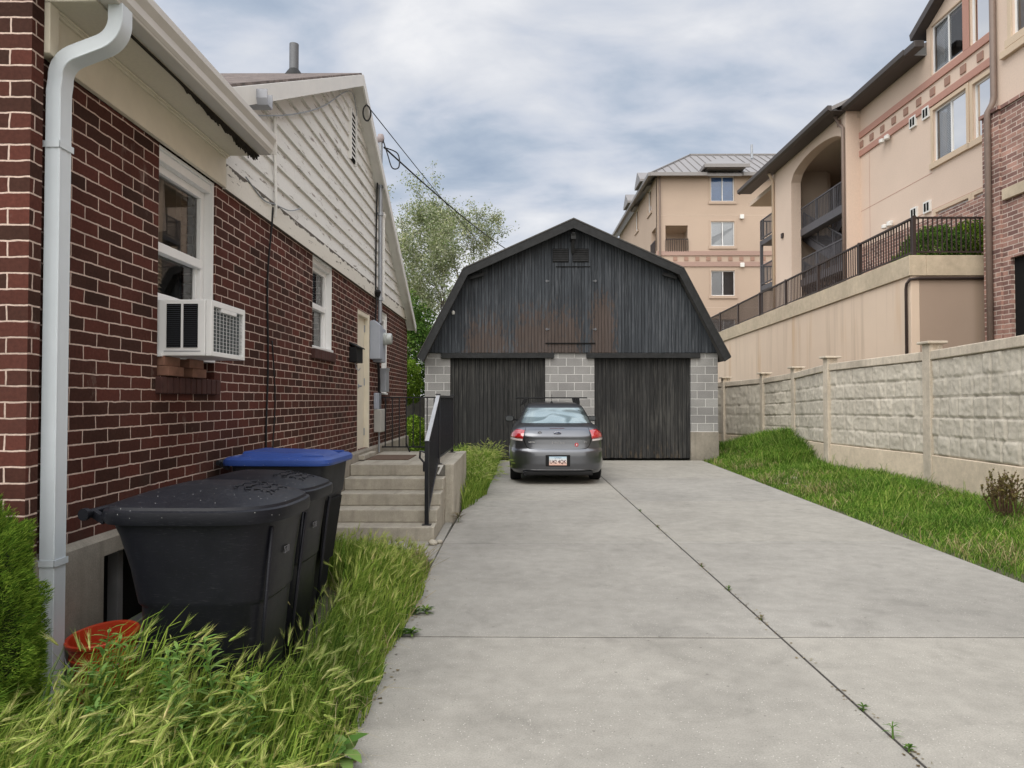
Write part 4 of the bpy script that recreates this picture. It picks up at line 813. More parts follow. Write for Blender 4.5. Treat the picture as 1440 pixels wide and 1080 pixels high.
# ================================================================ BINS
def bplastic(name, c, ro=.42):
    t = NT(name); p = t.obj(); n = t.noise(p, 5, 5, .65); sc_ = t.noise(t.scale(p, (1, 1, 14)), 22, 3, .7); v = t.voro(p, 30)[0]
    k = t.mix(n, tuple(x*.75 for x in c), tuple(x*1.35 for x in c)); k = t.mix(t.ramp(sc_, (.60, 0.0), (.70, .22)), k, (.10, .10, .11)); k = t.mix(t.math('MULTIPLY', t.math('MULTIPLY', t.math('LESS_THAN', v, .07), t.math('GREATER_THAN', t.sep(p)[2], .98)), .6), k, (.4, .4, .4))
    t.set(Base_Color=k, Roughness=t.math('ADD', t.math('MULTIPLY', n, .25), ro-.1), Specular_IOR_Level=.22, Normal=t.bump(t.noise(p, 120, 2), .12, .002)); return t.m
BP = bplastic('black_bin_plastic', (.0075, .008, .0115)); BL = bplastic('blue_lid_plastic', (.028, .062, .235), .38); BG = bplastic('charcoal_bin_plastic', (.014, .015, .018), .5)
def rrect(x0, x1, hw, z, e=4.5, n=48, ef=None, shape=0):
    cx, a = (x0+x1)/2, (x1-x0)/2; out = []
    for i in range(n):
        t = 2*math.pi*i/n; c_, s_ = math.cos(t), math.sin(t); ee = (ef or e) if c_ > 0 else e
        out.append((cx+a*math.copysign(abs(c_)**(2/ee), c_), hw*math.copysign(abs(s_)**(2/ee), s_), z))
    return out
def round_bin():
    t = thing('wheelie_bin', 'black domed-lid wheelie bin nearest the camera, rounded front', 'bin', (0, 0, 0)); WL[t.name] = Vector()
    rows = [(.02, .17, .70, .245), (.10, .165, .71, .25), (.60, .155, .762, .292), (.612, .14, .772, .298), (.63, .135, .775, .300), (.76, .105, .79, .312), (.90, .055, .812, .325), (.955, .025, .825, .332), (.975, .005, .835, .338)]
    mb = MB(); mb.rings([rrect(x0, x1, hw, z, 5, ef=3.4) for z, x0, x1, hw in rows], close1=True); mb.build('body', BP, t, smooth=30)
    rows = [(.958, -.01, .862, .352), (.985, -.022, .868, .358), (1.012, -.018, .864, .354), (1.018, .0, .848, .342), (1.030, .0, .842, .336)]
    for i in range(1, 9): k = i/8; rows.append((1.030+.075*math.sin(k*math.pi/2), .0+.36*k, .842-.44*k**1.2, .336*(1-k*.92)))
    mb = MB(); mb.rings([rrect(x0, x1, hw, z, 5, ef=3.2) for z, x0, x1, hw in rows]); lid = mb.build('lid', BP, t, smooth=30)
    mb = MB(); random.seed(9)   # raised lettering block moulded in the lid, worn past reading
    for i in range(4):
        for j in range(3):
            x = .59+i*.05; y = -.11+j*.09; zf = lambda x, y: 1.030+.075*math.sin(min(1, max(0, min(((.842-x)/.44)**(1/1.2), (1-abs(y)/.336)/.92)))*math.pi/2); mb.tube([(x+.018*math.cos(a), y+.038*math.sin(a), zf(x+.018*math.cos(a), y+.038*math.sin(a))+.001) for a in [random.uniform(0, 2)+k*.7 for k in range(random.randint(4, 7))]], .0034, 5)
    mb.build('raised_marking', BP, lid, smooth=True)
    mb = MB(); mb.tube([(-.045, -.31, 1.0), (-.045, .31, 1.0)], .017, 10); mb.tube([(-.045, -.335, 1.0), (-.045, -.31, 1.0)], .026, 10)
    for y in (-.27, .27): mb.bar((.02, y, .965), (-.045, y, 1.0), .03)
    mb.build('handle', BP, t, smooth=40)
    for y in (-.29, .29):
        w = MB().lathe((.16, y, .13), [(.05, -.03), (.115, -.03), (.13, -.015), (.13, .015), (.115, .03), (.05, .03)], 24, 'y').build('wheel', TR_, t, smooth=40); MB().lathe((.16, y, .13), [(0, -.032), (.07, -.028), (.07, .028), (0, .032)], 16, 'y').build('rim', BG, w, smooth=40)
    MB().tube([(.80-.0, -.20, .93), (.72, -.18, .10)], .010, 8).build('front_rib', BP, t, smooth=True); MB().tube([(.82, .20, .93), (.72, .18, .10)], .010, 8).build('front_rib', BP, t, smooth=True)
    text('serial_number', '538', .045, (.806, -.03, .80), Euler((R(90), 0, R(90))), plain('dull_mark', (.14, .14, .15), .6), t)
    return t
b1 = round_bin(); b1.scale = (.885, 1, 1); b1.location = (-1.755, 3.30, .02); b1.rotation_euler = (0, 0, R(-1.5)); b1['group'] = 'wheelie bins along the brick wall'
dup(b1, (-1.86, 4.14, -.015), R(-2.5), 'black domed-lid wheelie bin in the middle, between the nearest bin and the blue-lidded one')
b3 = thing('wheelie_bin', 'charcoal wheelie bin with a flat blue recycling lid, farthest of the row', 'bin', (0, 0, 0), 0, 'wheelie bins along the brick wall'); WL[b3.name] = Vector()
rows = [(.02, .18, .66, .235), (.55, .13, .73, .28), (.56, .12, .745, .285), (.76, .09, .79, .30), (.765, .08, .80, .305), (1.0, .03, .83, .325)]
MB().rings([rrect(x0, x1, hw, z, 9) for z, x0, x1, hw in rows]).build('body', BG, b3, smooth=30)
mb = MB(); mb.prism([(.752, .50), (.765, .74), (.815, .74), (.735, .30)], lambda x, z: (x, -.17, z), lambda x, z: (x, .17, z)); mb.build('grab_recess', M['dark_gap'], b3, bevel=.01)
mb = MB(); mb.rings([rrect(x0, x1, hw, z, 8) for z, x0, x1, hw in ((.985, -.03, .875, .352), (1.0, -.035, .88, .356), (1.022, -.03, .875, .352), (1.035, -.01, .85, .335), (1.04, .03, .80, .31), (1.026, .045, .785, .298), (1.03, .06, .77, .29), (1.055, .10, .70, .25), (1.062, .16, .55, .2))]); lid = mb.build('lid', BL, b3, smooth=30)
mb = MB(); mb.prism([(.10, -.24), (.60, -.24), (.74, -.10), (.74, .10), (.60, .24), (.10, .24)], lambda x, y: (x, y, 1.03), lambda x, y: (.1+(x-.1)*.88, y*.85, 1.072-(.02*x))); mb.build('raised_panel', BL, lid, bevel=.012)
mb = MB()
for x0, x1, y0, y1 in ((.60, .62, -.26, .26), (.62, .80, -.27, -.25), (.62, .80, .25, .27)): mb.box(x0, x1, y0, y1, 1.03, 1.050)
mb.build('ridge', BL, lid, bevel=.006)
mb = MB(); mb.tube([(-.06, -.30, 1.0), (-.06, .30, 1.0)], .017, 10)
for y in (-.27, .27): mb.bar((.02, y, .965), (-.06, y, 1.0), .03)
mb.build('handle', BG, b3, smooth=40)
for y in (-.29, .29): MB().lathe((.17, y, .13), [(.05, -.03), (.115, -.03), (.13, -.015), (.13, .015), (.115, .03), (.05, .03)], 24, 'y').build('wheel', TR_, b3, smooth=40)
MB().box(.772, .776, -.25, -.20, .66, .70).build('tag', M['white'], b3)
b3.scale = (.84, 1, 1.045); b3.location = (-1.985, 5.18, .02); b3.rotation_euler = (0, 0, R(-2))
bk = thing('bucket', 'red plastic bucket behind the weeds, left of the nearest black bin', 'bucket', (-1.84, 3.26, .06)); WL[bk.name] = Vector()
RB = plain('red_plastic', (.50, .055, .02), .4, var=.25, sc=8)
MB().lathe((0, 0, 0), [(.105, 0), (.108, .02), (.140, .36), (.150, .37), (.152, .385), (.146, .39), (.136, .385), (.134, .36), (.104, .02), (0, .02)], 36).build('body', RB, bk, smooth=30)
mb = MB()
for z in (.12, .20, .27, .31): r_ = .108+.032*z/.36; mb.lathe((0, 0, z), [(r_, -.006), (r_+.006, -.003), (r_+.006, .003), (r_, .006)], 36)
mb.build('ribs', RB, bk, smooth=30); MB().tube([(.150*math.cos(a), .152*math.sin(a)-.012, .34+.06*math.sin(a)) for a in [math.pi*i/14+math.pi for i in range(15)]], .003, 6).build('handle', M['galv'], bk); bk.rotation_euler = (R(4), R(-5), R(20))
# ================================================================ CONCRETE FENCE
fence = thing('concrete_fence', 'tan precast concrete fence moulded like stone blocks, with square posts', 'fence', (6.5, 14, 0))
FP = [(6.05, 4.2), (6.22, 7.75), (6.55, 11.2), (6.36, 14.4), (6.86, 17.4), (6.75, 19.3), (6.34, 21.5), (5.9, 24.5)]
FT = [2.36, 2.34, 2.29, 2.25, 2.18, 2.11, 2.06, 2.03]; FB = [.70, .68, .64, .61, .54, .50, .45, .42]
random.seed(21); M['precast_base'] = concrete('precast_base', (.66, .555, .43), .18, 1.5, False, False)
for i in range(len(FP)-1):
    a, b = Vector((*FP[i], 0)), Vector((*FP[i+1], 0)); d = (b-a).normalized(); nrm = Vector((-d.y, d.x, 0));
    if nrm.x > 0: nrm = -nrm
    a2, b2 = a+d*.10, b-d*.10; L = (b2-a2).length
    H0, H1 = .0, 1.0; nrow = 5; st = .022 if i < 5 else .04; nx = int(L/st); nz = int(1.5/st)
    bounds = []
    for r in range(nrow):
        x = -random.random()*.25; bs = []
        while x < L: bs.append(x); x += random.uniform(.19, .46)
        bs.append(L+.3); bounds.append([(p, q, random.uniform(-.5, .5), random.uniform(-.5, .5), random.uniform(-.008, .012)) for p, q in zip(bs, bs[1:])])
    V2 = []; rowj = [random.uniform(-.012, .012) for _ in range(nrow)]
    for j in range(nz+1):
        for k in range(nx+1):
            x = L*k/nx; t = j/nz; fr_ = t*nrow; r = min(nrow-1, int(fr_)); v = fr_-r
            blk = next(bk_ for bk_ in bounds[r] if bk_[0] <= x < bk_[1] or bk_ is bounds[r][-1])
            wv = .006*mnoise.noise((x*9, t*9, i)); e = min(x-blk[0]+wv, blk[1]-x+wv, v*.29+wv, (1-v)*.29+wv)
            n1 = mnoise.fractal((x*7+i*9, t*12, r*3.1), .9, 2.1, 4); n2 = mnoise.cell((x*14+i, t*20, r))
            n3 = mnoise.fractal((x*26, t*30+i, r), .8, 2.2, 3); hgt = .026+blk[4]+.008*n1+.007*n3+.003*n2+blk[2]*(x-(blk[0]+blk[1])/2)*.03+blk[3]*(v-.5)*.008
            hgt *= min(1, max(0, (e-.004)/.015))**.6
            z0 = FB[i]+(FB[i+1]-FB[i])*k/nx; z1 = FT[i]-.17+(FT[i+1]-FT[i])*k/nx; p = a2+d*x+nrm*(.03+hgt); V2.append((p.x, p.y, z0+(z1-z0)*t))
    Q = [(j*(nx+1)+k, j*(nx+1)+k+1, (j+1)*(nx+1)+k+1, (j+1)*(nx+1)+k) for j in range(nz) for k in range(nx)]
    np_mesh('panel', V2, quads=Q, mats=[M['precast']], parent=fence)
    def slab(z0a, z0b, z1a, z1b, o0, o1, nm, m):
        mb = MB(); P = []
        for (q, za, zb) in ((a2, z0a, z1a), (b2, z0b, z1b)):
            for z in (za, zb):
                for o in (o0, o1): p = q+nrm*o; P.append((p.x, p.y, z))
        mb.add(P, [(0, 1, 3, 2), (4, 6, 7, 5), (0, 4, 5, 1), (2, 3, 7, 6), (0, 2, 6, 4), (1, 5, 7, 3)]); return mb.build(nm, m, fence, bevel=.012)
    slab(FT[i]-.17, FT[i+1]-.17, FT[i]-.03, FT[i+1]-.03, -.08, .085, 'coping', M['precast_post']); slab(-.1, -.1, FB[i]-.002, FB[i+1]-.002, -.08, .075, 'base_panel', M['precast_base']); slab(FB[i]-.001, FB[i+1]-.001, FT[i]-.171, FT[i+1]-.171, -.08, .0, 'panel_core', M['precast_post'])
for (x, y), zt in zip(FP, FT):
    mb = MB(); w = .105; mb.prism([(x-w, y-w), (x-w*.35, y-w), (x-w*.25, y-w*.86), (x+w*.25, y-w*.86), (x+w*.35, y-w), (x+w, y-w), (x+w, y+w), (x-w, y+w)], lambda p, q: (p, q, -.1), lambda p, q: (p, q, zt+.08))
    po = mb.build('post', M['precast_post'], fence, bevel=.01); mb = MB(); mb.box(x-.16, x+.16, y-.16, y+.16, zt+.081, zt+.125); mb.build('post_cap', M['precast_post'], po, bevel=.012)

# ================================================================ RETAINING WALL, RAILING, TERRACE
def rz(a): return 4.60-.0207*(a-15.3)
RX = 8.5; rw = thing('retaining_wall', 'tall tan rendered retaining wall with rusty streaks below the terrace', 'wall', (RX, 22, 0))
def aslab(x0, x1, a0, a1, z0, dz0, dz1, par, nm, m, bev=.01):
    mb = MB(); P = []
    for a in (a0, a1):
        for x in (x0, x1): P += [(x, a, z0 if z0 is not None else rz(a)+dz0), (x, a, rz(a)+dz1)]
    mb.add(P, [(0, 2, 3, 1), (4, 5, 7, 6), (0, 1, 5, 4), (2, 6, 7, 3), (0, 4, 6, 2), (1, 3, 7, 5)]); return mb.build(nm, m, par, bevel=bev)
aslab(RX, RX+.3, 15.3, 42.4, -.1, 0, -.44, rw, 'wall', M['retain']); aslab(RX-.05, RX+.32, 15.24, 42.4, None, -.439, 0, rw, 'coping', M['cap'])
aslab(RX+.18, 10.2, 15.28, 15.6, -.1, 0, -.44, rw, 'return_wall', M['retain_end']); aslab(RX+.321, 10.2, 15.241, 15.62, None, -.439, -.002, rw, 'coping', M['cap'])
aslab(RX-.006, RX+.18, 15.275, 15.299, -.1, 0, -.441, rw, 'corner_strip', M['retain'])
zc = rz(15.3)-.50; MB().tube([(10.15, 15.235, zc), (8.62, 15.235, zc), (8.46, 15.25, zc-.02), (8.45, 15.36, zc-.10), (8.455, 15.40, zc-.2), (8.455, 15.40, .2)], .030, 8).build('drain_pipe', M['bronze'], rw, smooth=True)
struct(MB().prism([(15.6, rz(15.6)-.1), (42.4, rz(42.4)-.1)], lambda a, z: (RX+.3, a, z), lambda a, z: (22, a, z)).build('terrace', M['cap']))
rl = thing('terrace_railing', 'brown metal picket railing along the top of the tall retaining wall', 'railing', (RX+.1, 15.3, 4.6))
PA = [15.33 + 2.42*k for k in range(8)]; XQ = RX+.10
for a in PA: MB().box(XQ-.035, XQ+.035, a-.035, a+.035, rz(a), rz(a)+.87).build('post', M['bronze'], rl)
for a, b in zip(PA, PA[1:]):
    MB().bar((XQ, a, rz(a)+.83), (XQ, b, rz(b)+.83), .06, .04).build('top_rail', M['bronze'], rl); MB().bar((XQ, a, rz(a)+.09), (XQ, b, rz(b)+.09), .035, .03).build('bottom_rail', M['bronze'], rl)
    m_ = MB(); n = 21
    for k in range(1, n): y = a+(b-a)*k/n; m_.box(XQ-.011, XQ+.011, y-.011, y+.011, rz(y)+.08, rz(y)+.82)
    m_.build('pickets', M['bronze'], rl)
z0 = rz(15.3); MB().box(XQ+.036, 10.1, 15.31, 15.35, z0+.81, z0+.85).build('top_rail', M['bronze'], rl); MB().box(XQ+.036, 10.1, 15.315, 15.345, z0+.075, z0+.105).build('bottom_rail', M['bronze'], rl); m_ = MB()
for k in range(1, 15): x = XQ+k*.102; m_.box(x-.011, x+.011, 15.32, 15.342, z0+.09, z0+.82)
m_.build('pickets', M['bronze'], rl)

# ================================================================ NEAR APARTMENT BUILDING
apt = thing('apartment_building', 'long tan stucco apartment building on the right with an arched open stairwell', 'building', (14, 24, 4.5))
AX = 12.0; AF = Frame((AX, 0, 0), (0, 1, 0), (-1, 0, 0))
WIN = [(18.87, 20.37, 10.85, 12.25, 2), (17.3, 18.60, 10.82, 12.25, 1), (18.80, 20.30, 8.29, 9.79, 2), (17.2, 18.53, 8.28, 9.75, 1), (18.75, 20.22, 5.35, 6.83, 2), (17.1, 18.52, 5.35, 6.83, 1)]
mb = MB(); wall_holes(mb, AF, 15.2, 20.55, 4.3, 12.30, [(a, b, c, d) for a, b, c, d, _ in WIN], .25, back=False); wall_holes(mb, AF, 20.551, 25.45, 4.3, 11.55, [], .25, back=False)
mb.build('wall', M['stucco'], apt)
def awin(fr, a0, a1, z0, z1, n, par, dep=.08, surround=M['trim_tan'], sill=True, cut=True, curt=(0.0, 1.0)):
    w = MB(); t = .11 if sill else .04; o = .035 if sill else .012
    w.box(a0-t, a0-.002, 0, o, z0-.002, z1+t, fr=fr); w.box(a1+.002, a1+t, 0, o, z0-.002, z1+t, fr=fr); w.box(a0-.002, a1+.002, 0, o, z1+.002, z1+t, fr=fr); w.box(a0-t-.04, a1+t+.04, 0, o+.035, z0-.17, z0-.004, fr=fr) if sill else None
    win = w.build('window', surround, par, bevel=.006); f = MB(); s = .045; o1 = -dep+.03 if cut else .03; o0 = o1-.05 if cut else .001
    f.box(a0, a1, o0, o1, z0, z0+s, fr=fr); f.box(a0, a1, o0, o1, z1-s, z1, fr=fr); f.box(a0, a0+s, o0, o1, z0+s, z1-s, fr=fr); f.box(a1-s, a1, o0, o1, z0+s, z1-s, fr=fr)
    m = (a0+a1)/2
    if n == 2: f.box(m-s/2, m+s/2, o0, o1+.006, z0+s, z1-s, fr=fr)
    f.build('frame', M['vinyl'], win)
    cells = [(a0+s, m-s/2), (m+s/2, a1-s)] if n == 2 else [(a0+s, a1-s)]
    for i, (p, q) in enumerate(cells):
        oo = o1-.02; MB().add([fr.p(p, z0+s, oo), fr.p(q, z0+s, oo), fr.p(q, z1-s, oo), fr.p(p, z1-s, oo)], [(0, 1, 2, 3)]).build('pane', M['apt_glass'], win)
        bl = MB(); z = z0+s; kind = curt[i % len(curt)]
        if cut:
            if kind > .5:
                while z < z1-s: bl.add([fr.p(p, z, oo-.06), fr.p(q, z, oo-.06), fr.p(q, z+.05, oo-.075), fr.p(p, z+.05, oo-.075)], [(0, 1, 2, 3)]); z += .048
                bl.build('blind', M['blue_sky_reflection'] if kind > 1.5 else M['blind'], win, recalc=False)  # the blue slats are a sky reflection painted behind the glass, no real blind
            bb = MB(); bb.add([fr.p(p-.1, z0-.1, oo-.35), fr.p(q+.1, z0-.1, oo-.35), fr.p(q+.1, z1+.1, oo-.35), fr.p(p-.1, z1+.1, oo-.35)], [(0, 1, 2, 3)]); bb.build('room', M['dark_room'], win)
    return win
# upper windows sit in a wall dormer with its own little gable
DX = Frame((AX, 0, 0), (0, 1, 0), (-1, 0, 0)); mb = MB()
mb.prism([(15.2, 12.301), (20.55, 12.301), (17.7, 13.55), (15.2, 12.45)], lambda a, z: AF.p(a, z, 0), lambda a, z: AF.p(a, z, -.25)); mb.build('dormer_wall', M['stucco'], apt)
for w in WIN:
    a0, a1, z0, z1, n = w; awin(AF, a0, a1, z0, z1, n, apt, curt=(0.0, 1.0) if n == 2 else (1.0,), sill=z0 < 10)
mb = MB()
for z0, z1 in ((10.57, 10.79), (9.93, 10.14)): mb.box(15.2, 25.43, .001, .05, z0, z1, fr=AF)
mb.build('belt_course', M['belt'], apt, bevel=.01); MB().box(18.602, 18.868, .037, .05, 10.792, 12.28, fr=AF).build('pier', M['belt'], apt)
for k in range(14): a = 16.0+k*.70; MB().box(a, a+.24, .001, .03, 10.24, 10.46, fr=AF).build('accent_tile', M['tile'], apt, bevel=.006)
for a, z in ((21.3, 9.86), (20.62, 9.86), (21.3, 7.1), (20.62, 7.1)):
    v = MB().box(a-.17, a+.17, .0, .06, z-.17, z+.17, fr=AF).build('wall_vent', M['white'], apt); MB().box(a-.12, a-.02, .055, .064, z-.12, z+.12, fr=AF).build('slot', M['dark_gap'], v); MB().box(a+.02, a+.12, .055, .064, z-.12, z+.12, fr=AF).build('slot', M['dark_gap'], v)
for a, z in ((22.75, 9.93), (22.65, 7.12)):
    l = MB().box(a-.1, a+.1, 0, .10, z-.06, z+.08, fr=AF); l.lathe(AF.p(a-.16, z-.06, .14), [(.03, -.08), (.09, -.05), (.09, .05), (.03, .08)], 10); l.lathe(AF.p(a+.16, z-.06, .14), [(.03, -.08), (.09, -.05), (.09, .05), (.03, .08)], 10); l.build('security_light', M['white'], apt, smooth=40)
MB().box(15.2, 24.75, .0, .09, 4.3, 6.72, fr=AF).build('brick_veneer', M['apt_brick'], apt)
apt_brick_hole = None
for z in (8.02, 6.95): MB().box(20.4 if z > 7 else 18.0, 25.42, .0005, .004, z, z+.016, fr=AF).build('control_joint', M['belt'], apt)
MB().box(24.0, 24.016, .0005, .004, 6.97, 9.92, fr=AF).build('control_joint', M['belt'], apt)
# arched stair tower
TF = Frame((11.5, 0, 0), (0, 1, 0), (-1, 0, 0)); mb = MB(); a0, a1, b0, b1_ = 24.62, 31.55, 24.80, 29.55
n = 20; arc = [(b0+(b1_-b0)*i/n, 10.55+.62*math.sqrt(max(0, 1-((i/n-.5)*2)**2))) for i in range(n+1)]
for i in range(n):
    (p, q), (r, s) = arc[i], arc[i+1]; mb.add([TF.p(p, q), TF.p(r, s), TF.p(r, 11.6), TF.p(p, 11.6)], [(0, 1, 2, 3)]); mb.add([TF.p(p, q), TF.p(r, s), TF.p(r, s, -.4), TF.p(p, q, -.4)], [(0, 1, 2, 3)]); mb.add([TF.p(p, q, -.4), TF.p(r, s, -.4), TF.p(r, 11.6, -.4), TF.p(p, 11.6, -.4)], [(0, 1, 2, 3)])
mb.box(a0, b0, -.4, 0, 4.3, 11.6, fr=TF); mb.box(b1_, a1, -.4, 0, 4.3, 11.6, fr=TF); mb.box(a0, a0+.2, -1.0, -.401, 4.3, 11.6, fr=TF); mb.build('stair_tower', M['stucco'], apt)
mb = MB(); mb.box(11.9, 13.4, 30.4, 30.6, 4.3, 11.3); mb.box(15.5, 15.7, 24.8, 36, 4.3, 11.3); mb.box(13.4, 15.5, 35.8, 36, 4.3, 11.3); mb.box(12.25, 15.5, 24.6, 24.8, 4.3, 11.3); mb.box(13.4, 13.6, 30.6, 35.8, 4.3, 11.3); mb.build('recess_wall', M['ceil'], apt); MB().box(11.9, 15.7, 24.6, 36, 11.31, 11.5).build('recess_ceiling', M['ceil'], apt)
mb = MB(); mb.lathe(TF.p(30.5, 8.55, .0), [(0, 0), (.12, .0), (.12, .05), (0, .08)], 12, 'x'); mb.box(30.4, 30.6, 0, .06, 8.45, 8.65, fr=TF); mb.build('wall_lamp', M['bronze'], apt); MB().box(25.0, 25.25, .0, .02, 11.22, 11.42, fr=TF).build('accent_tile', M['tile'], apt)
st_ = M['stair_metal']
def deck(x0, x1, a0, a1, z, parent=apt): return MB().box(x0, x1, a0, a1, z-.22, z).build('stair_landing', st_, parent)
def prail(p, q, name='stair_railing', h=.95):
    p, q = Vector(p), Vector(q); m = MB(); m.bar(p+Vector((0, 0, h)), q+Vector((0, 0, h)), .05, .05); m.bar(p+Vector((0, 0, .1)), q+Vector((0, 0, .1)), .04, .04); L = (q-p).length; n = int(L/.13)
    for k in range(n+1): c = p+(q-p)*k/n; w = .012 if k % 12 else .03; m.box(c.x-w, c.x+w, c.y-w, c.y+w, c.z+.05, c.z+h)
    return m.build(name, st_, apt)
for z in (6.85, 9.0):
    deck(11.6, 13.35, 30.65, 33.6, z); prail((11.62, 31.6, z), (11.62, 33.55, z)); prail((11.62, 33.58, z), (13.3, 33.58, z))
for z in (6.4, 8.5):
    deck(11.93, 12.22, 24.85, 30.35, z); d_ = MB(); d_.bar((11.90, 24.85, z-.06), (11.90, 30.35, z-.06), .05, .28); d_.build('stringer', st_, apt); prail((11.92, 24.9, z), (11.92, 30.3, z))
for x, ya, za, yb, zb in ((12.28, 30.2, 8.5, 26.0, 6.4), (13.5, 26.0, 10.6, 30.2, 8.5), (12.28, 30.2, 6.4, 26.0, 4.5)):
    m = MB(); m.bar((x, ya, za-.12), (x, yb, zb-.12), .06, .28); m.bar((x+.9, ya, za-.12), (x+.9, yb, zb-.12), .06, .28)
    for k in range(12): t = (k+.5)/12; m.box(x+.03, x+.87, ya+(yb-ya)*t-.14, ya+(yb-ya)*t+.14, za+(zb-za)*t-.03, za+(zb-za)*t)
    m.build('stair_flight', st_, apt); prail((x, ya, za), (x, yb, zb))
MB().box(11.58, 11.70, 33.5, 33.62, 4.3, 9.0).build('landing_post', st_, apt)
# eaves
def eave(x, a0, a1, z, wallx):
    r = MB(); r.prism([(x, z+.12), (x+4.5, z+.12+2.1), (x+4.5, z+2.1), (x+.02, z)], lambda p, q: (p, a0, q), lambda p, q: (p, a1, q)); r.build('roof', M['metal_roof'], apt)
    MB().box(x+.02, wallx, a0+.03, a1-.03, z-.02, z-.003).build('soffit', M['fascia_dark'], apt); MB().prism([(x-.13, z+.16), (x-.12, z), (x+.0, z-.05), (x+.018, z-.05), (x+.018, z+.16)], lambda p, q: (p, a0, q), lambda p, q: (p, a1, q)).build('gutter', M['fascia_dark'], apt, bevel=.01)
eave(11.45, 20.62, 24.9, 11.57, 12.0); MB().box(11.34, 11.62, 20.05, 20.615, 11.52, 11.72).build('gutter', M['fascia_dark'], apt, bevel=.02); eave(10.95, 24.5, 34.6, 11.55, 11.5)
mb = MB(); mb.prism([(20.95, 12.14), (17.7, 13.60), (14.4, 12.1), (14.4, 12.3), (17.7, 13.82), (21.0, 12.34)], lambda a, z: (11.72, a, z), lambda a, z: (16, a, z)); mb.build('dormer_roof', M['fascia_dark'], apt); MB().box(12.0, 16, 20.552, 20.6, 11.56, 12.3).build('dormer_cheek', M['stucco'], apt)
def pipe(pts, r, nm='downspout', par=apt, m='bronze_pipe'): return MB().tube(pts, r, 8).build(nm, M[m], par, smooth=True)
pipe([(11.3, 25.0, 11.5), (11.42, 24.95, 11.2), (11.43, 24.7, 11.0), (11.43, 24.7, 4.4)], .06); pipe([(11.2, 31.3, 11.5), (11.43, 31.45, 11.2), (11.43, 31.45, 4.4)], .06, m='trim_tan')
# near wing
wing = MB(); WF = Frame((10.1, 0, 0), (0, 1, 0), (-1, 0, 0)); wall_holes(wing, WF, -6.0, 15.0, -.1, 13.2, [(12.9, 14.34, 8.86, 10.5)], .3, back=False); wing.box(10.4, 12.0, 14.8, 15.0, -.1, 13.2); wing.build('wing_wall', M['stucco'], apt)
awin(WF, 12.9, 14.34, 8.86, 10.5, 2, apt, curt=(0.0, 0.0)); MB().box(12.7, 14.62, .0, .09, 8.52, 8.67, fr=WF).build('sill_ledge', M['trim_tan'], apt, bevel=.01)
bp = MB(); PF = Frame((9.98, 0, 0), (0, 1, 0), (-1, 0, 0)); wall_holes(bp, PF, -6.0, 15.04, -.1, 7.46, [(12.6, 14.33, 2.2, 4.36)], .118, back=False); pil = bp.build('brick_pilaster', M['apt_brick'], apt)
bp = MB(); bp.box(14.55, 15.07, .001, .05, -.1, 7.44, fr=PF); bp.build('corner_pier', M['apt_brick'], pil); bp = MB(); bp.box(14.5, 15.12, -.11, .09, 7.461, 7.53, fr=PF); bp.box(-6, 14.499, -.11, .04, 7.461, 7.53, fr=PF); bp.build('brick_cap', M['apt_brick'], pil); bp = MB(); bp.box(-6, 14.45, .001, .08, 5.55, 5.78, fr=PF); bp.build('sill_band', M['cap'], apt, bevel=.01); MB().box(12.6, 14.33, -.117, -.08, 2.2, 4.36, fr=PF).build('opening', M['dark_gap'], apt)
pipe([(10.02, 14.82, 13.2), (10.02, 14.82, 7.85), (9.98, 14.80, 7.7), (9.87, 14.80, 7.5), (9.865, 14.80, 7.3), (9.865, 14.80, .2)], .062)

# ================================================================ FAR APARTMENT BUILDING
far = thing('apartment_building', 'distant beige apartment block with grey standing seam hip roof behind the barn', 'building', (13, 46, 0))
FF = Frame((0, 42.5, 0), (1, 0, 0), (0, -1, 0)); FS = Frame((8.5, 0, 0), (0, 1, 0), (-1, 0, 0)); fm = M['stucco_far']
FW = [(11.72, 13.12, 13.40, 14.95), (11.72, 13.12, 10.70, 12.18), (11.72, 13.12, 7.72, 9.22), (11.72, 13.12, 4.8, 6.3)]
mb = MB(); wall_holes(mb, FF, 8.5, 19, -.1, 14.95, [(8.99, 10.33, 10.35, 11.95), (11.72, 13.12, 13.40, 14.90)] + FW[1:], .25, back=False); mb.box(11.5, 13.35, -.25, 0, 14.951, 15.3, fr=FF); mb.build('wall', fm, far)
mb = MB(); SB = [(42.9, 44.3, 10.35, 11.95)]; SWN = [(44.2, 45.4, 13.3, 14.8), (49.0, 50.2, 13.3, 14.8), (49.0, 50.2, 10.3, 11.8)]; wall_holes(mb, FS, 42.51, 58, -.1, 14.95, SB+[(a, b, c, d) for a, b, c, d in SWN], .25, back=False); mb.build('side_wall', fm, far)
mb = MB(); mb.box(8.76, 10.6, 42.76, 44.6, 10.2, 10.34); mb.box(8.76, 10.6, 42.76, 44.6, 11.96, 12.1); mb.box(10.6, 10.7, 42.76, 44.6, 10.2, 12.1); mb.box(8.76, 10.7, 44.6, 44.7, 10.2, 12.1); mb.build('balcony', M['ceil'], far)
def mini(p, q):
    p, q = Vector(p), Vector(q); m = MB(); m.bar(p+Vector((0, 0, .75)), q+Vector((0, 0, .75)), .06, .06); n = int((q-p).length/.13)
    for k in range(n+1): c = p+(q-p)*k/n; m.box(c.x-.02, c.x+.02, c.y-.02, c.y+.02, c.z, c.z+.74)
    m.build('balcony_railing', M['bronze'], far)
mini((9.0, 42.45, 10.36), (10.33, 42.45, 10.36)); mini((8.45, 42.9, 10.36), (8.45, 44.3, 10.36))
FW[0] = (11.72, 13.12, 13.40, 14.90)
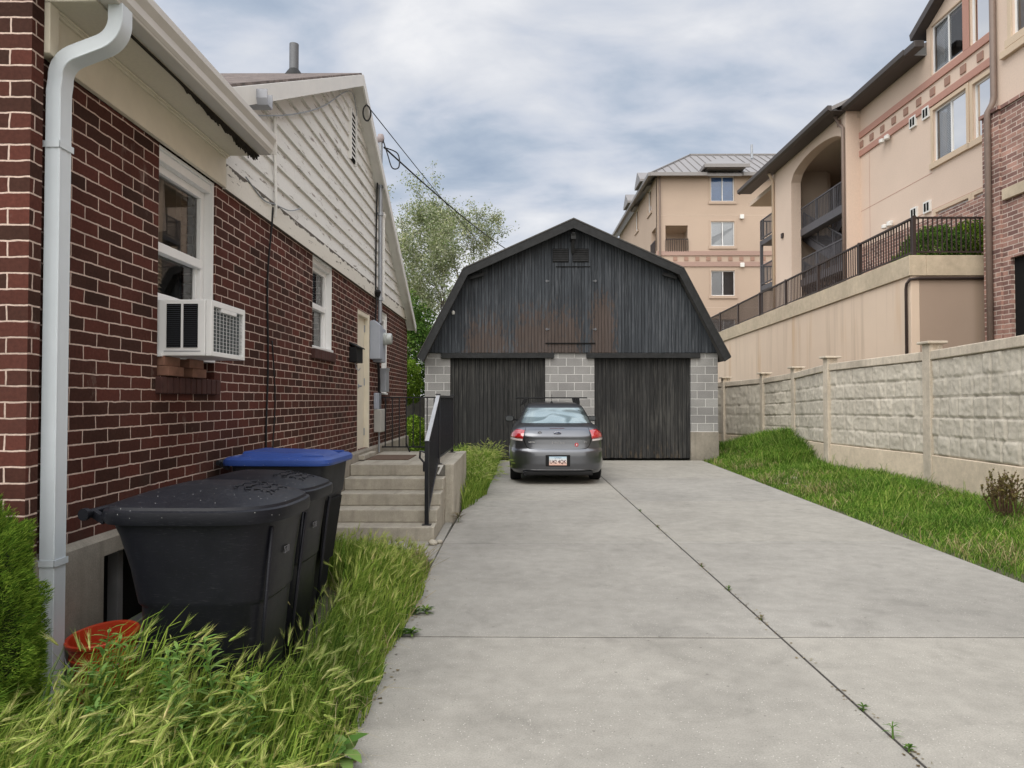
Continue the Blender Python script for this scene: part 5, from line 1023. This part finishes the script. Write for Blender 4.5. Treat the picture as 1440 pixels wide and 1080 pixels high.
for i, w in enumerate(FW): awin(FF, *w, 2, far, surround=fm, curt=((2.0, 2.0), (1.0, .6), (1.0, 0.0), (1.0, 1.0))[i])
for w in SWN: awin(FS, *w, 1, far, surround=fm, curt=(1.0,))
mb = MB()
for z0, z1 in ((10.13, 10.40), (9.47, 9.75)): mb.box(8.45, 19, .001, .06, z0, z1, fr=FF)
mb.build('belt_course', M['belt_far'], far)
for k in range(14): a = 9.45+k*.66; MB().box(a, a+.24, .001, .03, 9.82, 10.06, fr=FF).build('accent_tile', M['tile'], far)
for z in (12.55, 7.0): MB().box(8.5, 19, .0005, .006, z, z+.025, fr=FF).build('control_joint', M['ceil'], far)
MB().tube([FF.p(8.64, 14.9, .1), FF.p(8.64, 4, .1)], .06, 8).build('downspout', M['bronze_pipe'], far)
for a, z in ((13.55, 12.45), (13.55, 9.55), (14.95, 13.55)):
    mb = MB(); mb.box(a-.12, a+.12, 0, .16, z-.13, z+.13, fr=FF); mb.build('wall_light', M['white'], far, bevel=.02)
RZ, EZ = 17.75, 14.93; rr = MB(); c = [(8.0, 42.0, EZ), (19.5, 42.0, EZ), (19.5, 47.0, RZ), (11.6, 47.0, RZ), (11.6, 60, RZ), (8.0, 60, EZ)]
rr.add(c + [(x, y, z-.15) for x, y, z in c], [(0, 1, 2, 3), (0, 3, 4, 5), (0, 1, 7, 6), (0, 5, 11, 6), (6, 7, 8, 9), (6, 9, 10, 11)])
for k in range(23):
    x = 8.5+k*.5; t = max(0, min(1, 1-(11.6-x)/3.6)); rr.bar((x, 42.0, EZ+.02), (x, 42+5*t, EZ+(RZ-EZ)*t+.02), .03, .06)
for k in range(24):
    y = 42.7+k*.7; t = min(1, (y-42)/5); rr.bar((8.0, y, EZ+.02), (8+3.6*t, y, EZ+(RZ-EZ)*t+.02), .03, .06)
rr.bar((8, 42, EZ+.04), (11.6, 47, RZ+.04), .12, .08); rr.bar((11.55, 47, RZ+.04), (19.5, 47, RZ+.04), .12, .08); roof_f = rr.build('roof', M['metal_roof'], far)
g = MB(); g.bar((7.98, 41.93, EZ-.06), (11.35, 41.93, EZ-.06), .14, .2); g.bar((13.5, 41.93, EZ-.06), (19.5, 41.93, EZ-.06), .14, .2); g.bar((7.93, 41.9, EZ-.06), (7.93, 60, EZ-.06), .14, .2); g.build('gutter', M['metal_roof'], far)
dm = MB(); dm.add([(11.1, 41.5, 15.35), (13.75, 41.5, 15.35), (13.15, 42.3, 15.75), (11.7, 42.3, 15.75), (11.7, 43.6, 15.75), (13.15, 43.6, 15.75), (11.1, 43.6, 15.35), (13.75, 43.6, 15.35), (12.42, 43.2, 16.3)], [(0, 1, 2, 3), (0, 3, 4, 6), (1, 7, 5, 2), (0, 1, 7, 6), (3, 2, 8), (2, 5, 8), (4, 3, 8)]); dm.box(11.1, 13.75, 41.48, 41.6, 15.15, 15.35); dm.box(11.1, 11.2, 41.61, 43.5, 15.15, 15.34); dm.box(11.3, 13.55, 41.62, 42.24, 15.15, 15.32); dm.build('dormer_roof', M['metal_roof'], far)
for y in (44.8, 49.6):
    d_ = MB(); d_.prism([(y-1.0, EZ+.25), (y, EZ+.95), (y+1.0, EZ+.25), (y+1.0, EZ+.1), (y-1.0, EZ+.1)], lambda a, z: (7.7, a, z), lambda a, z: (10.0, a, z)); d_.box(8.2, 8.5, y-.7, y+.7, EZ-.1, EZ+.1); d_.build('dormer_roof', M['metal_roof'], far)
MB().tube([(15.2, 45.5, 17), (15.2, 45.5, 17.9)], .08, 8).build('roof_vent', M['galv'], far)
# ================================================================ PLANTS
def blades(name, P, H, W, lean, az=None, jit=.35, m='grass_l', parent=None, seeds=None, droop=0.0):
    n = len(P); az = rng.uniform(0, 2*np.pi, n) if az is None else az; D = np.stack([np.cos(az), np.sin(az), np.zeros(n)], 1); fa = rng.uniform(0, 2*np.pi, n); Sd = np.stack([np.cos(fa), np.sin(fa), np.zeros(n)], 1)
    H = H[:, None]; W = W[:, None]; l = (lean*(.4+1.2*rng.random(n)))[:, None]; up = np.array([0, 0, 1.0])
    p0 = P; p1 = P + up*H*.42 + D*H*l*.16; p2 = P + up*H*.78 + D*H*l*.5; p3 = P + up*H*(1.0-.35*np.minimum(l, 1)) + D*H*l*1.0
    V = np.stack([p0-Sd*W*.5, p0+Sd*W*.5, p1-Sd*W*.5, p1+Sd*W*.5, p2-Sd*W*.38, p2+Sd*W*.38, p3], 1).reshape(-1, 3); b = (np.arange(n)*7)[:, None]
    Q = np.concatenate([b+np.array([0, 1, 3, 2]), b+np.array([2, 3, 5, 4])]); T = b+np.array([4, 5, 6]); return V, Q, T, p3, (p3-p2)/np.linalg.norm(p3-p2, axis=1, keepdims=True)
def heads(tip, d, L, rad, awn):
    n = len(tip); L = L[:, None]; rad = rad[:, None]; a = rng.normal(size=(n, 3)); x = np.cross(d, a); x /= np.linalg.norm(x, axis=1, keepdims=True); y = np.cross(d, x); V = []; g = np.array([0, 0, -1.0])
    dd = d + g*.12; dd /= np.linalg.norm(dd, axis=1, keepdims=True)
    cs = [tip-d*L*.06, tip+d*L*.22, tip+d*L*.5+dd*L*.1, tip+d*L*.5+dd*L*.55]
    for c, k in zip(cs, (.35, 1.0, .85, .15)):
        for t in (0, 2*np.pi/3, 4*np.pi/3): V.append(c + (x*np.cos(t)+y*np.sin(t))*rad*k)
    NA = 22; nv = 12
    for i in range(NA):
        t = rng.uniform(0, 2*np.pi, (n, 1)); f = rng.uniform(.1, .95, (n, 1)); rr = x*np.cos(t)+y*np.sin(t); c = tip+d*L*f+dd*L*.12*f; e = c + (d*.75+dd*.45+rr*.42)*awn*rng.uniform(.7, 1.2, (n, 1)); s = np.cross(d, rr)*.0011
        V += [c-s+rr*rad*.6, c+s+rr*rad*.6, e]
    V = np.stack(V, 1); k = V.shape[1]; b = (np.arange(n)*k)[:, None]; Q = np.concatenate([b+np.array([r*3+i, r*3+(i+1) % 3, r*3+3+(i+1) % 3, r*3+3+i]) for r in range(3) for i in range(3)]); T = np.concatenate([b+np.array([nv+3*i, nv+3*i+1, nv+3*i+2]) for i in range(NA)])
    return V.reshape(-1, 3), Q, T
def stuff(name, parts, mats, label):
    V, Q, T, mq, mt = [], [], [], [], []; off = 0
    for (v, q, t, mi) in parts: V.append(v); Q.append(q+off); T.append(t+off); mq.append(np.full(len(q), mi)); mt.append(np.full(len(t), mi)); off += len(v)
    o = np_mesh(name, np.concatenate(V), np.concatenate(Q), np.concatenate(T), mats, np.concatenate(mq+mt)); o['kind'] = 'stuff'; o['label'] = label; return o
def nz2(x, y, s, o=0.0): return np.array([mnoise.noise((a*s+o, b*s, o)) for a, b in zip(x, y)])
M['thatch'] = wheat('dead_thatch', [(.20, .16, .08), (.34, .28, .15), (.46, .40, .25)])
# left strip of foxtail barley
def sample(n, fn, x0, x1, y0, y1, zf):
    x = rng.uniform(x0, x1, n); y = rng.uniform(y0, y1, n); k = np.array([fn(a, b) for a, b in zip(x, y)]) > rng.random(n); x, y = x[k], y[k]; return np.stack([x, y, np.array([zf(a, b) for a, b in zip(x, y)])], 1)
def redge(y): return float(np.interp(y, [1.2, 2.6, 3.3, 4.2, 5.0, 6.0, 6.6, 7.0], [-.60, -.74, -.70, -.74, -.72, -.74, -.80, -.90])) + .05*mnoise.noise((y*2.3, 1, 0))
def ledge(y): return float(np.interp(y, [1.2, 2.4, 2.8, 3.2, 4.0, 5.2, 5.8, 6.6, 7.0], [-2.1, -2.0, -1.75, -1.12, -1.12, -1.15, -1.55, -1.75, -1.6]))
def fl(x, y): return 1.0 if ledge(y) < x < redge(y) else 0.0
zl = lambda x, y: -.02
P = sample(34000, fl, -2.1, -.5, 1.2, 7.0, zl); dist = P[:, 1]; edge = np.array([redge(y)-x for x, y in P[:, :2]]); hh = np.interp(edge, [0, .12, .35], [.12, .28, .40])*np.interp(P[:, 0], [-1.7, -1.4, -1.0], [1.45, 1.3, 1])*(1+.30*nz2(P[:, 0], P[:, 1], 2.2))*rng.uniform(.55, 1.15, len(P))*np.interp(P[:, 1], [1.2, 3, 4.8, 5.8, 6.6, 7], [.9, 1, 1.0, .72, .42, .25])
az = 0.3 + 1.6*nz2(P[:, 0], P[:, 1], 1.1, 4) + rng.normal(0, .8, len(P)); V1 = blades('g', P, hh, rng.uniform(.004, .009, len(P)), .38, az)
k = rng.random(len(P)) < .62; V0 = (V1[0], V1[1], V1[2], 0)
Ph = sample(3300, lambda x, y: fl(x, y)*(.75 if y < 3.2 else .45)*(1 if redge(y)-x > .07 else .3), -2.1, -.5, 1.2, 7.0, zl); e2 = np.array([redge(y)-x for x, y in Ph[:, :2]])
h2 = np.interp(e2, [0, .15, .4], [.20, .32, .43])*np.interp(Ph[:, 0], [-1.6, -1.0], [1.2, 1])*np.interp(Ph[:, 1], [4.8, 5.8, 6.6, 7], [1, .75, .46, .3])*(1+.22*nz2(Ph[:, 0], Ph[:, 1], 2.2))*rng.uniform(.8, 1.15, len(Ph)); a2 = np.interp(Ph[:, 0], [-1.5, -1.15, -.7], [.5, .5, .2]) + 2.6*nz2(Ph[:, 0], Ph[:, 1], 1.3, 4) + rng.normal(0, .8, len(Ph)); a2 = np.where(rng.random(len(Ph)) < .35, rng.uniform(0, 6.28, len(Ph)), a2)
Vs = blades('s', Ph, h2, np.full(len(Ph), .0026), np.interp(Ph[:, 1], [1.2, 2.6, 4], [.6, .36, .25]), a2); Hd = heads(Vs[3], Vs[4], rng.uniform(.034, .060, len(Ph)), rng.uniform(.0040, .0065, len(Ph)), .040)
Pd = sample(5200, fl, -2.1, -.5, 1.2, 7.0, zl); Dd = blades('d', Pd, rng.uniform(.06, .26, len(Pd)), rng.uniform(.003, .006, len(Pd)), 1.3)
stuff('tall_grass', [V0, (Dd[0], Dd[1], Dd[2], 2), (Vs[0], Vs[1], Vs[2], 0), (*Hd, 1)], [M['grass_l'], M['seed'], M['thatch']], 'tall foxtail grass with pale seed heads')
# tuft between the porch and the barn
f2 = lambda x, y: 1.0 if -.74 < x < float(np.interp(y, [9.6, 11, 12.5, 14, 17.4], [-.70, -.50, -.46, -.42, -.45])) + .08*mnoise.noise((y*2, 3, 0)) or (y > 11.2 and -2.0 < x < -.5 and rng.random() < .5) else 0.0
P = sample(22000, f2, -2.0, -.3, 9.7, 17.5, zl); h2 = rng.uniform(.2, .5, len(P))*(1+.5*nz2(P[:, 0], P[:, 1], 1.2)); B1_ = blades('g', P, h2, rng.uniform(.007, .013, len(P)), .6); Ph = sample(900, f2, -.9, -.3, 9.7, 17.3, zl); Vs = blades('s', Ph, rng.uniform(.35, .62, len(Ph)), np.full(len(Ph), .004), .5); Hd = heads(Vs[3], Vs[4], rng.uniform(.06, .09, len(Ph)), np.full(len(Ph), .006), .04)
stuff('tall_grass', [(B1_[0], B1_[1], B1_[2], 0), (Vs[0], Vs[1], Vs[2], 0), (*Hd, 1)], [M['grass_l'], M['seed']], 'tall dry tipped grass growing between porch and barn')
# verge on the right
def fr_(x, y):
    e = dre(y)+.02+.07*mnoise.noise((y*1.7, 7, 0)) ; 
    if x < e or x > float(np.interp(y, [3, 7.75, 11.2, 14.4, 17.4, 21.5], [5.9, 6.1, 6.43, 6.25, 6.72, 6.25])): return 0
    bare = math.exp(-((x-5.15)/.4)**2-((y-12.9)/1.0)**2)*.9; return min(1, .25+(x-e)*4)*(1-bare)*(1.0 if y < 15 or x > 5.15 else .55)*(.75+.5*mnoise.noise((x*1.6, y*1.6, 2)))
P = sample(150000, fr_, 4.1, 6.8, 4.0, 20.5, gh); hb = np.interp(P[:, 0]-np.array([dre(y) for y in P[:, 1]]), [0, .3, 1.0, 2.2], [.05, .10, .16, .20])*(1+.55*nz2(P[:, 0], P[:, 1], 1.1))*rng.uniform(.5, 1.3, len(P)); hb = hb*np.where((P[:, 1] > 15.3) & (P[:, 0] > 5.6), 1.55, 1.0)
B2 = blades('g', P, hb, np.interp(P[:, 1], [4, 9, 18], [.005, .007, .010])*rng.uniform(.7, 1.3, len(P)), .75, .8*nz2(P[:, 0], P[:, 1], .9, 9)*4+rng.normal(0, 1.5, len(P)))
dry = lambda x, y: fr_(x, y)*max(0, min(1, .35+1.6*mnoise.noise((x*1.1, y*.8, 5))))
Pd = sample(30000, dry, 4.1, 6.8, 4.0, 20.5, gh); Dd = blades('d', Pd, rng.uniform(.05, .24, len(Pd)), np.interp(Pd[:, 1], [4, 9, 18], [.004, .006, .008]), .9)
Pt = sample(9000, lambda x, y: fr_(x, y)*(.9 if mnoise.noise((x*1.9, y*1.5, 8)) > .18 else .04)*(1 if x > dre(y)+.35 else 0), 4.1, 6.8, 4.0, 20.5, gh); Tt = blades('t', Pt, rng.uniform(.22, .46, len(Pt)), np.interp(Pt[:, 1], [4, 9, 18], [.005, .007, .010]), .55)
stuff('lawn_grass', [(B2[0], B2[1], B2[2], 0), (Dd[0], Dd[1], Dd[2], 1), (Tt[0], Tt[1], Tt[2], 0)], [M['grass_r'], M['thatch']], 'lush green grass along the driveway and fence')
# litter and gravel
def litter(n, fn, x0, x1, y0, y1, zf, s0, s1, name, label, m):
    P = sample(n, fn, x0, x1, y0, y1, zf); k = len(P); a = rng.uniform(0, 6.28, k); s = rng.uniform(s0, s1, k); V = []
    for i in range(4): t = a+i*1.57+rng.uniform(-.4, .4, k); V.append(P+np.stack([np.cos(t)*s, np.sin(t)*s*.7, rng.uniform(.001, .5, k)*s+.002], 1))
    o = np_mesh(name, np.stack(V, 1).reshape(-1, 3), (np.arange(k)*4)[:, None]+np.arange(4), None, [M[m]]); o['kind'] = 'stuff'; o['label'] = label
litter(2200, lambda x, y: max(0, .8-abs(x-redge(y)-.02)*9)*(.3+.9*max(0, mnoise.noise((y*3, 0, 0)))), -1, -.4, 2.2, 7.4, lambda x, y: .0, .004, .015, 'leaf_litter', 'small dry leaf litter along the grass edge', 'dry')
litter(1500, lambda x, y: math.exp(-((x-5.15)/.4)**2-((y-12.9)/1.0)**2), 4.4, 6.0, 10.5, 15.5, gh, .012, .05, 'gravel', 'bare patch of pale gravel and dry straw in the verge', 'dry')
litter(700, lambda x, y: .3+.7*(mnoise.noise((1, y*1.5, 2)) > .05), 1.63, 1.72, 1.6, 13, lambda x, y: .0, .003, .011, 'joint_debris', 'dry plant bits caught in the long driveway joint', 'dry')
litter(260, lambda x, y: .5, -.7, 4.2, 1.6, 14, lambda x, y: .0, .0025, .007, 'driveway_debris', 'scattered tiny bits of debris on the concrete', 'dry')
M['shrub_leaf'] = wheat('shrub_leaf', [(.04, .09, .012), (.09, .17, .02), (.16, .25, .03), (.22, .30, .06)], transl=.2)
# ------------------------------------------------ leafy plants
def leafcloud(C, s0, s1, asp=.5, flat=0.0):
    n = len(C); a = rng.normal(size=(n, 3)); a[:, 2] *= (1-flat); a /= np.linalg.norm(a, axis=1, keepdims=True); b = np.cross(a, rng.normal(size=(n, 3))); b /= np.linalg.norm(b, axis=1, keepdims=True); s = rng.uniform(s0, s1, (n, 1))
    V = np.stack([C-a*s, C+b*s*asp, C+a*s, C-b*s*asp], 1).reshape(-1, 3); return V, (np.arange(n)*4)[:, None]+np.arange(4)
def tree(name, label, base, h, spread, nlv, leaf, mk, seed, depth=5, lsz=(.03, .06), up=.5, trunk_r=.12, loose=.35, group=None, lean=(0, 0)):
    rnd = random.Random(seed); t = thing(name, label, 'tree', base, 0, group); mb = MB(); tips = []
    def grow(p, d, L, r, dep):
        pts = [p]; n = 4; rs = [r]; dd = d.copy()
        for i in range(n):
            dd = (dd + Vector((rnd.gauss(0, .12), rnd.gauss(0, .12), rnd.gauss(0, .06)+.03))).normalized(); pts.append(pts[-1]+dd*L/n); rs.append(max(.003, r*(1-.45*(i+1)/n)))
            if dep <= 2: tips.append((pts[-1], L))
        mb.tube(pts, rs, 6 if dep > 2 else 4, caps=False)
        if dep <= 0: tips.append((pts[-1], L)); tips.append((pts[-1], L)); return
        for c in range(3 if dep > 2 else rnd.choice((2, 3))):
            a = rnd.uniform(0, 6.28); out = Vector((math.cos(a)*spread, math.sin(a)*spread, 0)); nd = (dd*1.0+out*rnd.uniform(.3, .75)+Vector((lean[0], lean[1], up*.25))).normalized(); q = pts[rnd.choice((2, 3, 4))] if c else pts[-1]; grow(q, nd, L*rnd.uniform(.62, .82), rs[-1]*.75, dep-1)
    grow(Vector(base), Vector((lean[0]*.5, lean[1]*.5, 1)).normalized(), h*.26, trunk_r, depth); mb.build('trunk', M['bark'], t, smooth=True, recalc=False)
    T = np.array([[*p] for p, L in tips]); k = rng.integers(0, len(T), nlv); C = T[k]+rng.normal(size=(nlv, 3))*loose*np.array([1, 1, .8]); V_, Q_ = leafcloud(C, *lsz); np_mesh('crown', V_, Q_, None, [M[mk]], parent=t); return t
tree('tree', 'tall airy tree with sparse pale leaves behind the barn on the left', (-2.6, 27.5, -.05), 13.2, .95, 32000, .05, 'tree_leaf', 4, depth=6, lsz=(.028, .060), trunk_r=.20, loose=.13)
tree('tree', 'smaller bushy green tree in front of the tall airy tree, by the house corner', (-3.5, 24.5, -.05), 9.2, .95, 26000, .05, 'tree_leaf', 12, depth=5, lsz=(.03, .06), trunk_r=.12, loose=.2)
def bush(name, label, c, r, n, mk, lsz, cat='shrub', lump=.25, group=None, seed=0, stem=True, asp=.5):
    t = thing(name, label, cat, (c[0], c[1], c[2]-r[2]), 0, group); d = rng.normal(size=(n, 3)); d /= np.linalg.norm(d, axis=1, keepdims=True); l = np.array([mnoise.fractal((a*2.1+seed, b*2.1, e*2.1), 1, 2, 3) for a, b, e in d]); rad = (1+lump*l)*rng.uniform(.3, 1.0, n)**.33
    C = np.array(c)+d*rad[:, None]*np.array(r); V_, Q_ = leafcloud(C, *lsz, asp=asp); np_mesh('foliage', V_, Q_, None, [M[mk]], parent=t)
    if stem:
        mb = MB(); rd = random.Random(seed)
        for k in range(6): a = rd.uniform(0, 6.28); e = Vector((c[0]+math.cos(a)*r[0]*.6, c[1]+math.sin(a)*r[1]*.6, c[2]+r[2]*.4)); b = Vector((c[0]+math.cos(a)*.05, c[1]+math.sin(a)*.05, c[2]-r[2])); mb.tube([b, b.lerp(e, .5)+Vector((0, 0, .08)), e], [.02, .014, .006], 5)
        mb.build('stems', M['bark'], t)
    return t
bush('tree', 'dense dark green tree filling the gap between house and barn', (-3.5, 22.5, 2.3), (1.3, 1.2, 2.4), 30000, 'bush', (.03, .06), 'tree', seed=3)
bush('shrub', 'bright green shrub low in the gap behind the porch railing', (-2.75, 19.0, .45), (.45, .8, .6), 9000, 'shrub_leaf', (.018, .04), seed=5)
bush('shrub', 'mid green shrub with sunlit leaves behind the house corner', (-3.1, 19.8, 2.0), (.5, .6, .65), 9000, 'shrub_leaf', (.018, .04), seed=6)
fb = thing('garden_fence', 'weathered dark board fence closing the gap beside the barn', 'fence', (-3.4, 20.6, 0)); m_ = MB()
for k in range(16): x = -4.9+k*.165; m_.box(x, x+.155, 20.6, 20.625, -.05, 1.55+.02*math.sin(k*3))
m_.build('boards', plain('weathered_boards', (.10, .095, .085), .9, var=.3, sc=9), fb); m_ = MB(); m_.box(-4.9, -2.27, 20.63, 20.67, .3, .38); m_.box(-4.9, -2.27, 20.63, 20.67, 1.2, 1.28); m_.build('rails', M['bark'], fb)
bush('hedge_bush', 'rounded dark green bush behind the terrace railing', (9.85, 16.6, 5.0), (.75, .55, .55), 16000, 'bush', (.018, .035), 'bush', seed=8, group=None)
bush('hedge_bush', 'brighter taller green bush at the brick pilaster behind the terrace railing', (10.75, 16.75, 5.1), (.55, .5, .62), 12000, 'shrub_leaf', (.018, .035), 'bush', seed=9)
bush('hedge_bush', 'small low green plant at the left end of the terrace bushes', (9.0, 16.3, 4.65), (.35, .3, .22), 1500, 'grass_r', (.03, .06), 'bush', seed=10)
# dwarf spruce by the downspout: needle sprays over lumpy cushions
def spruce(c, rx, rzz, n):
    t = thing('dwarf_spruce', 'dense bright green dwarf conifer at the house corner, bottom left', 'shrub', (c[0], c[1], 0)); d = rng.normal(size=(n, 3)); d /= np.linalg.norm(d, axis=1, keepdims=True)
    l = np.array([mnoise.noise((a*3.4, b*3.4, e*4.5)) + .55*mnoise.noise((a*8, b*8, e*8)) for a, b, e in d]); tw = np.where(d[:, 2] > 0, 1-.35*d[:, 2]**2, 1); rad = (1+.24*l)*(1-.12*rng.random(n)**2)
    C = np.array(c)+d*rad[:, None]*np.stack([rx*tw, rx*tw, np.full(n, rzz)], 1); dirn = d*np.array([1, 1, .6])+np.array([0, 0, .35])+rng.normal(0, .30, (n, 3)); dirn /= np.linalg.norm(dirn, axis=1, keepdims=True); s = np.cross(dirn, rng.normal(size=(n, 3))); s /= np.linalg.norm(s, axis=1, keepdims=True); L = rng.uniform(.010, .024, (n, 1))
    V_ = np.stack([C-s*.0016, C+s*.0016, C+dirn*L+s*.0005, C+dirn*L-s*.0005], 1).reshape(-1, 3); np_mesh('needles', V_, (np.arange(n)*4)[:, None]+np.arange(4), None, [M['spruce']], parent=t)
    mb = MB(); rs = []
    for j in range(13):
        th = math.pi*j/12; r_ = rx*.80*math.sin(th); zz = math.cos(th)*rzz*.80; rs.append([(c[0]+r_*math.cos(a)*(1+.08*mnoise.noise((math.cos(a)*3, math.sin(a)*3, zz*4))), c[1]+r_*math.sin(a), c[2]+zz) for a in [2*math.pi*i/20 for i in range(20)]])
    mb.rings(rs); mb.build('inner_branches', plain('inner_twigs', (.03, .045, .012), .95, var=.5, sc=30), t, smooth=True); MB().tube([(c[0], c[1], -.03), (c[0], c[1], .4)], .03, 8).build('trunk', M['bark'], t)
spruce((-2.08, 2.62, .58), .285, .64, 170000)
# tall leafy weeds before the bins
def herb(base, h, n, seed, name='weed', label='', mk='weed', lw=.008, ll=.09, group=None, cat='weed'):
    rd = random.Random(seed); t = thing(name, label, cat, base, 0, group); mb = MB(); V_ = []; Q_ = []
    lx, ly = rd.uniform(-.12, .12), rd.uniform(-.12, .12); P_ = [Vector(base)+Vector((lx*k*k*h, ly*k*k*h, h*k)) for k in (0, .25, .5, .75, 1)]; mb.tube(P_, [.005, .0045, .004, .003, .0015], 6); mb.build('stem', M['weed'], t)
    for i in range(n):
        k = .15+.85*(i/n)**.8; q = Vector(base)+Vector((lx*k*k*h, ly*k*k*h, h*k)); a = i*2.4+rd.uniform(-.4, .4); L = ll*(.55+.6*math.sin(min(1, k*1.02)*math.pi*.8+.3))*rd.uniform(.8, 1.2); D = Vector((math.cos(a), math.sin(a), rd.uniform(.3, .9))).normalized(); s = D.cross(Vector((0, 0, 1))).normalized(); b = len(V_)
        for f, w in ((0, .25), (.35, 1), (.7, .75), (1, .05)): c = q+D*L*f+Vector((0, 0, -.35*L*f*f)); V_ += [tuple(c-s*lw*w), tuple(c+s*lw*w)]
        for r in range(3): Q_.append((b+2*r, b+2*r+1, b+2*r+3, b+2*r+2))
    np_mesh('leaves', V_, Q_, None, [M[mk]], parent=t); return t
for i, (x, y, h) in enumerate(((-1.62, 2.72, .64), (-1.50, 2.62, .52), (-1.38, 2.74, .56), (-1.26, 2.66, .58), (-1.14, 2.76, .62), (-1.03, 2.70, .46), (-1.70, 2.62, .52), (-1.44, 2.52, .46), (-1.20, 2.56, .48), (-1.56, 2.84, .58))):
    herb((x, y, -.02), h, 64, i, 'weed', 'narrow leaved green weed in the grass before the nearest bin and red bucket', group='weeds before the near bin', lw=.0075, ll=.085)
herb((-.70, 2.93, -.0), .10, 9, 40, 'weed', 'broad leaved dock weed spilling onto the driveway edge', lw=.028, ll=.13)
for i, (x, y) in enumerate(((1.675, 6.45), (1.68, 5.65), (1.675, 4.9), (1.68, 3.48), (1.675, 3.2), (1.68, 3.08), (1.67, 8.4), (1.675, 9.6))):
    herb((x, y, -.005), .03 if i != 4 else .07, 14, 60+i, 'weed', ('tiny weed sprouting in the long driveway joint' if i != 4 else 'largest tuft of weed in the long driveway joint, light green'), lw=.003 if i == 4 else .005, ll=.05 if i == 4 else .032, mk='weed' if i == 4 else 'bush' if i % 2 else 'dry', group='weeds in the driveway joint')
for i, (x, y) in enumerate(((-.72, 4.54), (-.66, 4.55), (-.70, 5.0), (-.63, 5.02))): herb((x, y, -.0), .035, 22, 80+i, 'weed', 'low dark weed creeping over the left edge of the concrete', lw=.008, ll=.075, mk='bush', group='creeping weeds at the grass edge')
# twiggy shrub right
def twiggy(c, h, label):
    t = thing('twiggy_shrub', label, 'shrub', c); mb = MB(); rd = random.Random(2); L_ = []
    for k in range(46):
        a = rd.uniform(0, 6.28); s = rd.uniform(.05, .55); e = Vector(c)+Vector((math.cos(a)*s*h, math.sin(a)*s*h, h*rd.uniform(.6, 1.05))); m_ = Vector(c).lerp(e, .5)+Vector((math.cos(a)*.04, math.sin(a)*.04, -.03)); mb.tube([Vector(c)+Vector((math.cos(a)*.03, math.sin(a)*.03, 0)), m_, e], [.007, .005, .002], 4, caps=False)
        for j in range(5):
            f = rd.uniform(.35, 1); q = m_.lerp(e, f); e2 = q+Vector((rd.gauss(0, .05), rd.gauss(0, .05), rd.uniform(.03, .14)))*1.0; mb.tube([q, e2], [.003, .0015], 3, caps=False); L_ += [q.lerp(e2, rd.random()) for _ in range(10)]
    mb.build('twigs', plain('reddish_twig', (.13, .075, .05), .9, var=.3), t, recalc=False); V_, Q_ = leafcloud(np.array([[*p] for p in L_]), .009, .022); np_mesh('leaves', V_, Q_, None, [M['twig_leaf']], parent=t)
twiggy((5.72, 8.35, gh(5.72, 8.35)), .52, 'twiggy brownish shrub in the grass by the fence, right edge')
# stones and the bare dead twig by the step corner
random.seed(31)
for i, (x, y, r, l) in enumerate(((-.86, 7.40, .05, 'rounded pale stone at the foot of the bottom step'), (-.80, 7.46, .035, 'smaller stone beside the bottom step corner'), (4.78, 12.6, .06, 'pale stone on the bare gravel patch'), (4.95, 12.2, .045, 'second pale stone at the gravel patch, nearer'), (5.2, 13.3, .05, 'far stone on the gravel patch'))):
    bm = bmesh.new(); bmesh.ops.create_icosphere(bm, subdivisions=2, radius=r)
    for v in bm.verts: v.co *= 1+.3*mnoise.noise(v.co*18+Vector((i*5, 0, 0))); v.co.z *= .65
    me = bpy.data.meshes.new('stone'); bm.to_mesh(me); bm.free(); me.materials.append(M['step']); o = bpy.data.objects.new('stone', me); COL.objects.link(o); o.location = (x, y, (gh(x, y) if x > 4 else 0)+r*.4); tag(o, l, 'stone')
herb((-.70, 8.75, 0), .10, 26, 91, 'dead_weed', 'clump of dead brown weed at the porch corner', mk='dry', lw=.008, ll=.13)
